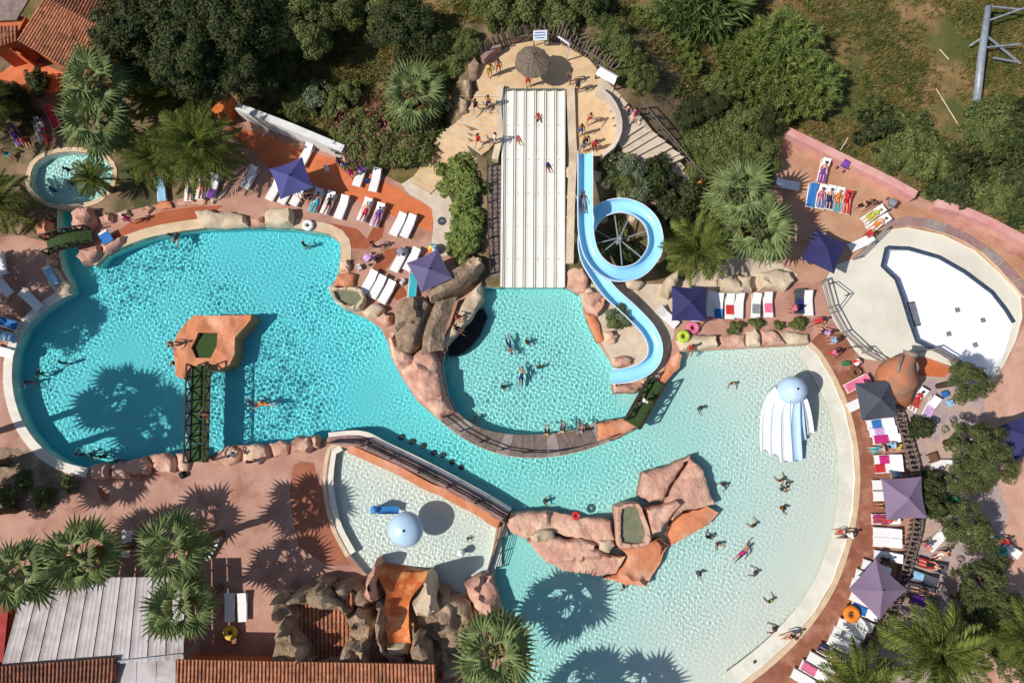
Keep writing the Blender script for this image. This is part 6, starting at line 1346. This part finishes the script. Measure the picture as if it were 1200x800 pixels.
T = [(7, 378, 160, 'blue', 'royal blue towel on the lounger west of the deep pool', 'full'), (4, 393, 165, 'skyblue', 'sky blue towel on the lounger west of the deep pool', 'full'), (422, 205, 70, 'purple', 'purple towel over the lounger head near the oleanders', 'head'), (371, 235, 68, 'teal', 'teal towel right of the blue parasol', 'foot'), (443, 252, 68, 'lilac', 'lilac towel on the orange terrace', 'seat'), (484, 335, 85, 'teal', 'turquoise towel beside the violet parasol', 'full'), (18, 158, 118, 'purple', 'purple towel beside the small round pool', 'full'), (62, 138, 110, 'red', 'coral towel below the palm at the round pool', 'full'),
     (951, 229, 82, 'blue', 'blue towel on the first lounger of the upper row, nearest the palms', 'full'), (962, 231, 82, 'blue', 'blue towel with a pink bag on the upper terrace row', 'seat'), (972, 232, 82, 'navy', 'navy towel on the upper terrace row', 'seat'), (982, 234, 82, 'teal', 'teal towel on the upper terrace row', 'foot'), (992, 237, 82, 'red', 'red towel on the upper terrace row', 'full'), (965, 200, 78, 'purple', 'purple towel near the pink wall', 'foot'), (1023, 252, 35, 'lime', 'lime towel on the upper terrace', 'mid'),
     (855, 359, 90, 'red', 'striped red towel behind the peach rocks', 'mid'), (900, 357, 94, 'pink', 'pink towel behind the peach rocks', 'mid'), (886, 358, 88, 'grey', 'grey towel behind the peach rocks', 'mid'), (1004, 449, 28, 'pink', 'pink towel beside the charcoal parasol', 'full'), (1031, 496, 8, 'blue', 'blue towel just below the charcoal parasol', 'mid'), (1034, 505, 6, 'lilac', 'lilac towel in the lagoon rim row', 'mid'), (1038, 514, 5, 'magenta', 'magenta towel in the lagoon rim row', 'seat'), (1040, 538, 3, 'magenta', 'bright pink towel above the red cushions', 'mid'), (1041, 548, 3, 'red', 'red cushion towel in the lagoon rim row', 'foot'), (1037, 608, 0, 'magenta', 'magenta towel below the mauve parasol', 'seat'), (1012, 716, -25, 'blue', 'pale blue towel beside the orange swim ring', 'seat'), (974, 766, -30, 'navy', 'navy patterned towel near the end of the lagoon row', 'foot'), (953, 786, -30, 'pink', 'pink towel at the palm end of the lagoon row', 'seat'),
     (1075, 468, 62, 'red', 'red towel beside the giant jar', 'mid'), (1090, 478, 62, 'lilac', 'lilac towel beside the giant jar', 'mid'), (1091, 662, -18, 'red', 'red towel on a dark lounger', 'seat'), (1080, 676, -20, 'skyblue', 'small white towel on a dark lounger', 'mid'), (1082, 704, -12, 'purple', 'purple towel in the palm shade', 'seat'), (1179, 640, -40, 'green', 'green towel on the pale side terrace', 'foot'), (937, 353, 92, 'navy', 'navy towel on the dark lounger at the railing', 'seat'), (250, 218, 75, 'purple', 'purple towel under the big date palm', 'foot'), (189, 222, 95, 'skyblue', 'pale blue towel under the big date palm', 'full'), (842, 358, 88, 'blue', 'blue towel hanging over a lounger beside the rainbow one', 'foot')]
for x, y, d, c, lab, part in T: towel(x, y, d, c, lab, part)
for k, c in enumerate(('orange', 'yellow', 'green', 'blue')): pass

# ------------------------------------------------------------------ placing people
WL = -.10
rp = random.Random(21); SU = ['navy', 'black', 'red', 'blue', 'teal', 'green', 'magenta', 'orange', 'purple', 'grey']
def swimmers(pts, where, s=1.0):
    for i, (x, y, pose) in enumerate(pts):
        person(x, y, pose, rp.uniform(0, 360), where, SU[(i * 3 + int(x)) % 10], z=WL, s=s * .92, fem=bool((int(x) + i) % 2))
swimmers([(355, 286, 'float'), (208, 274, 'swim'), (199, 274, 'float')], 'in the deep pool near its top shore'); swimmers([(45, 437, 'float'), (70, 425, 'float'), (30, 446, 'float')], 'in the deep pool by the white coping'); swimmers([(201, 424, 'float'), (293, 471, 'float'), (311, 473, 'swim')], 'in the deep pool near the long footbridge'); swimmers([(90, 533, 'float'), (106, 533, 'float'), (119, 535, 'float'), (139, 540, 'float')], 'in the shaded corner of the deep pool')
swimmers([(617, 400, 'float'), (597, 404, 'swim'), (632, 430, 'float'), (611, 441, 'swim'), (588, 453, 'float'), (556, 490, 'float')], 'in the slide pool')
swimmers([(860, 448, 'float'), (821, 477, 'float'), (850, 568, 'float'), (638, 588, 'float')], 'in the lagoon above the pink island')
swimmers([(917, 563, 'float'), (925, 567, 'float'), (918, 574, 'float'), (918, 595, 'float'), (885, 616, 'float')], 'in the shallow lagoon below the octopus slide')
swimmers([(831, 630, 'float'), (843, 637, 'float'), (870, 648, 'swim'), (819, 672, 'float'), (887, 672, 'float'), (732, 686, 'float')], 'in the lagoon beside the pink island'); swimmers([(905, 705, 'float'), (909, 738, 'float'), (883, 776, 'float')], 'in the beach shallows')
swimmers([(547, 632, 'float')], 'in the toddler pool', .62); swimmers([(80, 212, 'float'), (60, 222, 'float'), (75, 196, 'float')], 'in the small round pool')
person(926, 743, 'sit', 200, 'on the beach edge of the lagoon', 'black', z=-.05, fem=True); person(992, 626, 'sit', 190, 'on the lagoon beach', 'navy', 'white', z=-.05); person(985, 622, 'sit', 180, 'at the waterline of the lagoon beach', 'red', z=-.1, s=.7)
# slides
for (x, y, t), su in zip(((630, 134, .12), (607, 160, .235), (642, 192, .375)), ('red', 'magenta', 'navy')):
    r = person(x, y, 'lie', -90 if su == 'red' else 90, 'on the racing slide', su, z=4.0 * (1 - t) + .02, fem=su == 'magenta', s=.85); r.rotation_euler = (R(-17) if su != 'red' else R(17), 0, r.rotation_euler[2])
r = person(684, 236, 'lie', 90, 'in the blue spiral slide', 'grey', z=3.28); r.rotation_euler = (R(-5), 0, r.rotation_euler[2])
def hz_at(x, y): q = PH(x, y); return q.z
for x, y, pose, d, su, top, fem, wh in ((619, 94, 'stand', -90, 'red', 'red', False, 'under the thatched parasol on the slide platform'), (668, 90, 'stand', 200, 'navy', None, False, 'on the slide platform beside the palisade'), (677, 100, 'stand', 220, 'black', None, True, 'on the slide platform beside the white board'), (574, 82, 'stand', -60, 'yellow', 'yellow', False, 'at the head of the left stairs'), (584, 77, 'stand', -90, 'orange', None, False, 'at the head of the left stairs'), (557, 124, 'walk', 80, 'black', None, True, 'on the left stairs'), (572, 120, 'walk', 80, 'navy', None, False, 'on the left stairs'), (560, 164, 'walk', 70, 'red', None, True, 'on the lower left stairs'), (580, 162, 'stand', 0, 'white', 'white', False, 'by the wall of the racing slide'),
        (681, 152, 'stand', -90, 'blue', None, False, 'in the queue for the blue slide'), (687, 164, 'stand', -90, 'black', None, False, 'in the queue for the blue slide'), (692, 138, 'walk', -120, 'red', None, False, 'behind the queue for the blue slide'), (697, 170, 'stand', -100, 'red', 'red', False, 'in the queue for the blue slide'), (683, 172, 'stand', -90, 'grey', None, True, 'at the start of the blue slide'), (737, 130, 'walk', 130, 'navy', None, False, 'on the right stairs'), (745, 134, 'walk', 130, 'magenta', None, True, 'on the right stairs'), (820, 216, 'walk', 120, 'red', 'orange', False, 'on the path below the right stairs'), (827, 226, 'walk', 120, 'red', None, True, 'on the path below the right stairs')):
    person(x, y, pose, d, wh, su, top, z=hz_at(x, y) + .18, fem=fem, s=.95)
person(537, 372, 'sit', -20, 'on the rock at the cave mouth', 'red', z=.6, fem=True); person(535, 385, 'sit', -30, 'on the rock at the cave mouth', 'black', z=.55)
for x, y, su in ((641, 508, 'black'), (659, 505, 'navy'), (680, 505, 'blue')): person(x, y, 'sit', 90, 'on the inner edge of the curved boardwalk', su, z=.25, fem=su == 'blue')
for x, y, pose, d, wh, su, top, fem, z in ((438, 287, 'walk', 200, 'on the wet patch of the orange terrace', 'navy', None, False, .03), (150, 256, 'stand', 0, 'on the wet brown path', 'magenta', 'magenta', False, .03), (241, 486, 'walk', 90, 'on the long green footbridge', 'red', None, False, .75), (755, 470, 'walk', 60, 'on the dark green footbridge', 'black', 'white', False, .55), (808, 408, 'sit', -90, 'on the peach rocks by the lagoon', 'red', None, True, .5), (205, 404, 'sit', 180, 'on the edge of the orange rock island', 'black', None, False, .45), (275, 533, 'sit', 60, 'on the pink south shore boulders', 'white', 'white', False, .55), (294, 541, 'stand', 90, 'behind the pink south shore boulders', 'brown', 'brown', False, .03), (350, 226, 'sit', -60, 'beside the blue parasol', 'white', 'white', False, .36), (362, 231, 'sit', -90, 'beside the blue parasol', 'black', None, False, .03), (405, 196, 'stand', -90, 'near the oleanders in a group', 'blue', 'blue', False, .03), (411, 203, 'stand', -80, 'near the oleanders in a group', 'magenta', 'magenta', False, .03), (398, 190, 'stand', -60, 'near the oleanders in a group', 'grey', 'navy', False, .03), (825, 375, 'walk', 90, 'in front of the navy parasol', 'orange', None, False, .03), (798, 370, 'sit', 0, 'beside the navy parasol', 'black', 'black', False, .03), (957, 377, 'sit', 200, 'beside the drained pool railing', 'red', 'red', False, .03), (966, 391, 'sit', 150, 'beside the drained pool railing', 'navy', 'lilac', False, .03), (976, 399, 'stand', 180, 'beside the drained pool railing', 'skyblue', 'skyblue', False, .03), (977, 413, 'walk', 220, 'on the wet lagoon rim', 'red', 'pink', False, .03), (930, 362, 'stand', 180, 'near the dark lounger at the railing', 'pink', 'pink', False, .03), (1029, 526, 'sit', 180, 'between loungers on the lagoon rim', 'teal', None, False, .03), (1042, 522, 'sit', 180, 'between loungers on the lagoon rim', 'skyblue', 'skyblue', False, .03), (1038, 592, 'sit', 180, 'below the mauve parasol', 'black', None, False, .03), (1101, 648, 'sit', 220, 'on the stone terrace', 'white', None, False, .03), (1085, 640, 'walk', 200, 'beside the lone lounger on the stone terrace', 'pink', None, True, .03), (1172, 634, 'sit', 180, 'on the pale side terrace', 'red', None, True, .03), (1018, 274, 'stand', 200, 'at the drained pool upper corner', 'red', 'red', False, .03), (1011, 240, 'walk', 210, 'on the upper terrace', 'black', None, False, .03), (1020, 238, 'walk', 210, 'on the upper terrace', 'brown', None, True, .03), (34, 168, 'sit', -60, 'beside the small round pool', 'red', None, True, .03), (54, 150, 'sit', -100, 'beside the small round pool', 'magenta', 'white', False, .36), (10, 182, 'sit', -30, 'beside the small round pool', 'teal', None, False, .03), (60, 165, 'sit', -90, 'beside the small round pool', 'red', 'red', False, .03), (182, 205, 'stand', -90, 'in the palm shade', 'red', 'red', False, .03), (1035, 655, 'sit', 180, 'in the parasol shade on the lagoon rim', 'black', 'black', False, .03)):
    person(x, y, pose, d, wh, su, top, z=z, fem=fem, s=.97)
for x, y, d, wh, su, fem, pose in ((385, 239, 66, 'on a lounger of the orange terrace', 'black', True, 'recline'), (428, 247, 66, 'on a lounger of the orange terrace', 'red', False, 'recline'), (371, 236, 68, 'on the lounger right of the blue parasol', 'teal', False, 'recline'), (443, 253, 68, 'on the lilac towel', 'purple', True, 'recline'), (962, 231, 82, 'in the row of five on the upper terrace', 'pink', True, 'recline'), (972, 232, 82, 'in the row of five on the upper terrace', 'navy', False, 'recline'), (982, 234, 82, 'in the row of five on the upper terrace', 'orange', True, 'recline'), (992, 237, 82, 'in the row of five on the upper terrace', 'red', True, 'recline'), (965, 200, 78, 'near the pink wall', 'purple', False, 'recline'), (1029, 262, 35, 'on the lounger beside the lime towel', 'orange', False, 'recline'), (1023, 252, 35, 'on the lime towel', 'lime', True, 'recline'), (1075, 468, 62, 'beside the giant jar', 'red', True, 'recline'), (974, 767, -30, 'near the palm end of the lagoon row', 'brown', False, 'recline'), (1091, 662, -18, 'on the dark lounger with red towel', 'black', False, 'recline'), (1082, 692, -12, 'on a dark lounger in palm shade', 'brown', False, 'recline'), (18, 158, 118, 'on the purple towel by the round pool', 'purple', False, 'recline'), (46, 152, 105, 'by the round pool', 'white', True, 'recline'), (236, 220, 80, 'under the big date palm', 'red', True, 'recline'), (222, 222, 85, 'under the big date palm', 'navy', False, 'recline'), (1037, 609, 0, 'on the magenta towel', 'red', True, 'recline')):
    person(x, y, pose, d, wh, su, z=.37, fem=fem, s=.95)
seen = {}
for r, wh in PEOPLE: seen.setdefault(r['label'], []).append((r, wh))
for k, v in seen.items():
    if len(v) > 1:
        for r, wh in v: r['group'] = 'people ' + wh
# ------------------------------------------------------------------ swim rings, balls, mats, pushchairs, bags
def ring(px, py, Rr, m, label, z=.05, r2=None):
    r2 = r2 or Rr * .36; mb = MB(); n, k = 24, 12; vs = []
    for i in range(n):
        a = 2 * math.pi * i / n
        for j in range(k): b = 2 * math.pi * j / k; q = Rr - r2 + r2 * math.cos(b); vs.append((q * math.cos(a), q * math.sin(a), r2 + r2 * .9 * math.sin(b)))
    mb.add(vs, [(i * k + j, ((i + 1) % n) * k + j, ((i + 1) % n) * k + (j + 1) % k, i * k + (j + 1) % k) for i in range(n) for j in range(k)])
    p = P(px, py, z + r2); rg_ = empty('swim_ring', (p.x, p.y, z), 0, label, 'swim ring'); mb.build('tube', M[m], rg_, True); MB().tube([(Rr - r2, 0, r2 * 1.9), (Rr - r2, .02, r2 * 1.9 + .05)], [.03, .02], 6).build('valve', M['lwhite'], rg_)
ring(361, 264, .44, 'lwhite', 'white swim ring beside the big beige boulder'); ring(812, 384, .5, 'c_pink', 'pink swim ring in front of the navy parasol'); ring(801, 394, .48, 'c_lime', 'lime green swim ring on the peach rocks', .5); ring(998, 719, .58, 'c_orange', 'orange swim ring on a lounger of the lagoon row', .42); ring(270, 741, .5, 'c_yellow', 'yellow swim ring in the shade of the canopy'); ring(675, 604, .32, 'c_red', 'small red swim ring on the pink island', .62); ring(1118, 589, .5, 'c_green', 'green swim ring under the olive trees'); ring(1003, 436, .45, 'c_brown', 'brown swim ring near the pink towel')
def ball(px, py, r, cols, label, z=.03):
    p = P(px, py, z + r); b = empty('beach_ball', (p.x, p.y, z + r), .3, label, 'ball'); n = 6
    for k in range(n):
        vs = []; m_ = 8
        for i in range(m_ + 1):
            ph = math.pi * i / m_
            for j in range(4): t = 2 * math.pi * (k + j / 3) / n; vs.append((r * math.sin(ph) * math.cos(t), r * math.sin(ph) * math.sin(t), r * math.cos(ph)))
        MB().add(vs, [(i * 4 + j, (i + 1) * 4 + j, (i + 1) * 4 + j + 1, i * 4 + j + 1) for i in range(m_) for j in range(3)]).build('panel', M['c_' + cols[k % len(cols)]], b, True)
ball(508, 292, .42, ('white', 'teal', 'yellow', 'orange'), 'colourful beach ball at the end of the white path'); ball(1005, 424, .3, ('red', 'white'), 'red and white ball beside the lagoon rim', .03); ball(1174, 646, .35, ('green', 'teal'), 'green ball on the pale side terrace')
def mat_(px, py, deg, l, w, m, label, z):
    p = P(px, py, z); r = empty('foam_mat', (p.x, p.y, z), ang(px, py, deg), label, 'mat'); MB().box((0, 0, .03), (l, w, .06)).build('pad', M[m], r); MB().box((l * .42, 0, .075), (.16, w * .8, .03)).build('pillow', M['lwhite'], r)
mat_(124, 278, 120, 1.0, .8, 'c_blue', 'small blue mat beside the small arched footbridge', .52); mat_(60, 323, 118, 1.6, .5, 'c_skyblue', 'light blue mat on the pale rock west of the channel', .55)
def pushchair(px, py, deg, m, label):
    r = empty('pushchair', P(px, py, .03), ang(px, py, deg), label, 'pushchair'); MB().box((0, 0, .5), (.5, .42, .06)).build('seat', M[m], r)
    vs = []; n = 8
    for i in range(n + 1):
        a = R(20 + 100 * i / n)
        for y in (-.24, .24): vs.append((-.1 - .4 * math.cos(a), y, .55 + .45 * math.sin(a)))
    MB().add(vs, [(2 * i, 2 * i + 1, 2 * i + 3, 2 * i + 2) for i in range(n)]).build('hood', M[m], r)
    for x in (-.35, .35):
        for y in (-.28, .28): MB().tube([(x, y - .03, .13), (x, y + .03, .13)], .13, 12).build('wheel', M['ldark'], r)
    for y in (-.25, .25): MB().beam((.4, y, .1), (-.55, y, 1.0), .03, .03).build('frame', M['lgrey'], r)
    MB().beam((-.55, -.25, 1.0), (-.55, .25, 1.0), .04, .04).build('handle', M['ldark'], r)
pushchair(474, 297, 30, 'c_grey', 'grey pushchair beside the white path'); pushchair(1040, 240, 60, 'c_grey', 'grey pushchair on the upper terrace'); pushchair(986, 195, 60, 'c_purple', 'purple pushchair beside the pink wall'); pushchair(435, 304, 40, 'c_lilac', 'lilac pushchair between loungers of the orange terrace')
def bag(px, py, m, label, z=.03, s=1):
    r = empty('beach_bag', P(px, py, z), px % 3, label, 'bag'); MB().box((0, 0, .16 * s), (.42 * s, .26 * s, .32 * s), top=.8).build('pouch', M[m], r)
    for y in (-.08, .08): MB().tube([(-.1 * s, y, .3 * s), (0, y, .44 * s), (.1 * s, y, .3 * s)], .015, 5).build('strap', M['ldark'], r)
for x, y, c, lab in ((422, 314, 'white', 'white bag by the orange rocks on the terrace'), (472, 331, 'white', 'white bag beside the turquoise towel'), (215, 556, 'black', 'black bag beside the long footbridge'), (383, 198, 'white', 'white bag near the white garden wall'), (1022, 527, 'teal', 'teal bag on the lagoon rim'), (1051, 523, 'yellow', 'yellow bag beside the log fence'), (990, 426, 'green', 'green bag on the lagoon rim near the railing'), (1050, 556, 'skyblue', 'sky blue bag above the mauve parasol'), (1106, 462, 'blue', 'blue bag beside the loungers at the giant jar'), (1112, 472, 'skyblue', 'pale blue bag beside the loungers at the giant jar'), (432, 213, 'navy', 'navy bag beside the lounger at the white path'), (985, 740, 'grey', 'grey bag among the lagoon row'), (803, 366, 'pink', 'pink bag under the navy parasol')): bag(x, y, 'c_' + c, lab, s=1.2)
mh = empty('drain_cover', P(518, 259, .025), 0, 'round black drain cover in the white path', 'drain'); MB().lathe([(0, .03), (.3, .03), (.34, .0)], 18).build('lid', M['ldark'], mh); MB().box((0, 0, .036), (.3, .04, .012)).build('grip', M['lgrey'], mh)
st = empty('stool', P(1090, 536), .3, 'brown wooden stool beside the lounger under the olive tree', 'stool'); MB().box((0, 0, .42), (.62, .62, .05)).build('seat', M['c_brown'], st)
for a in (-1, 1):
    for b in (-1, 1): MB().box((a * .26, b * .26, .2), (.06, .06, .4)).build('leg', M['c_brown'], st)
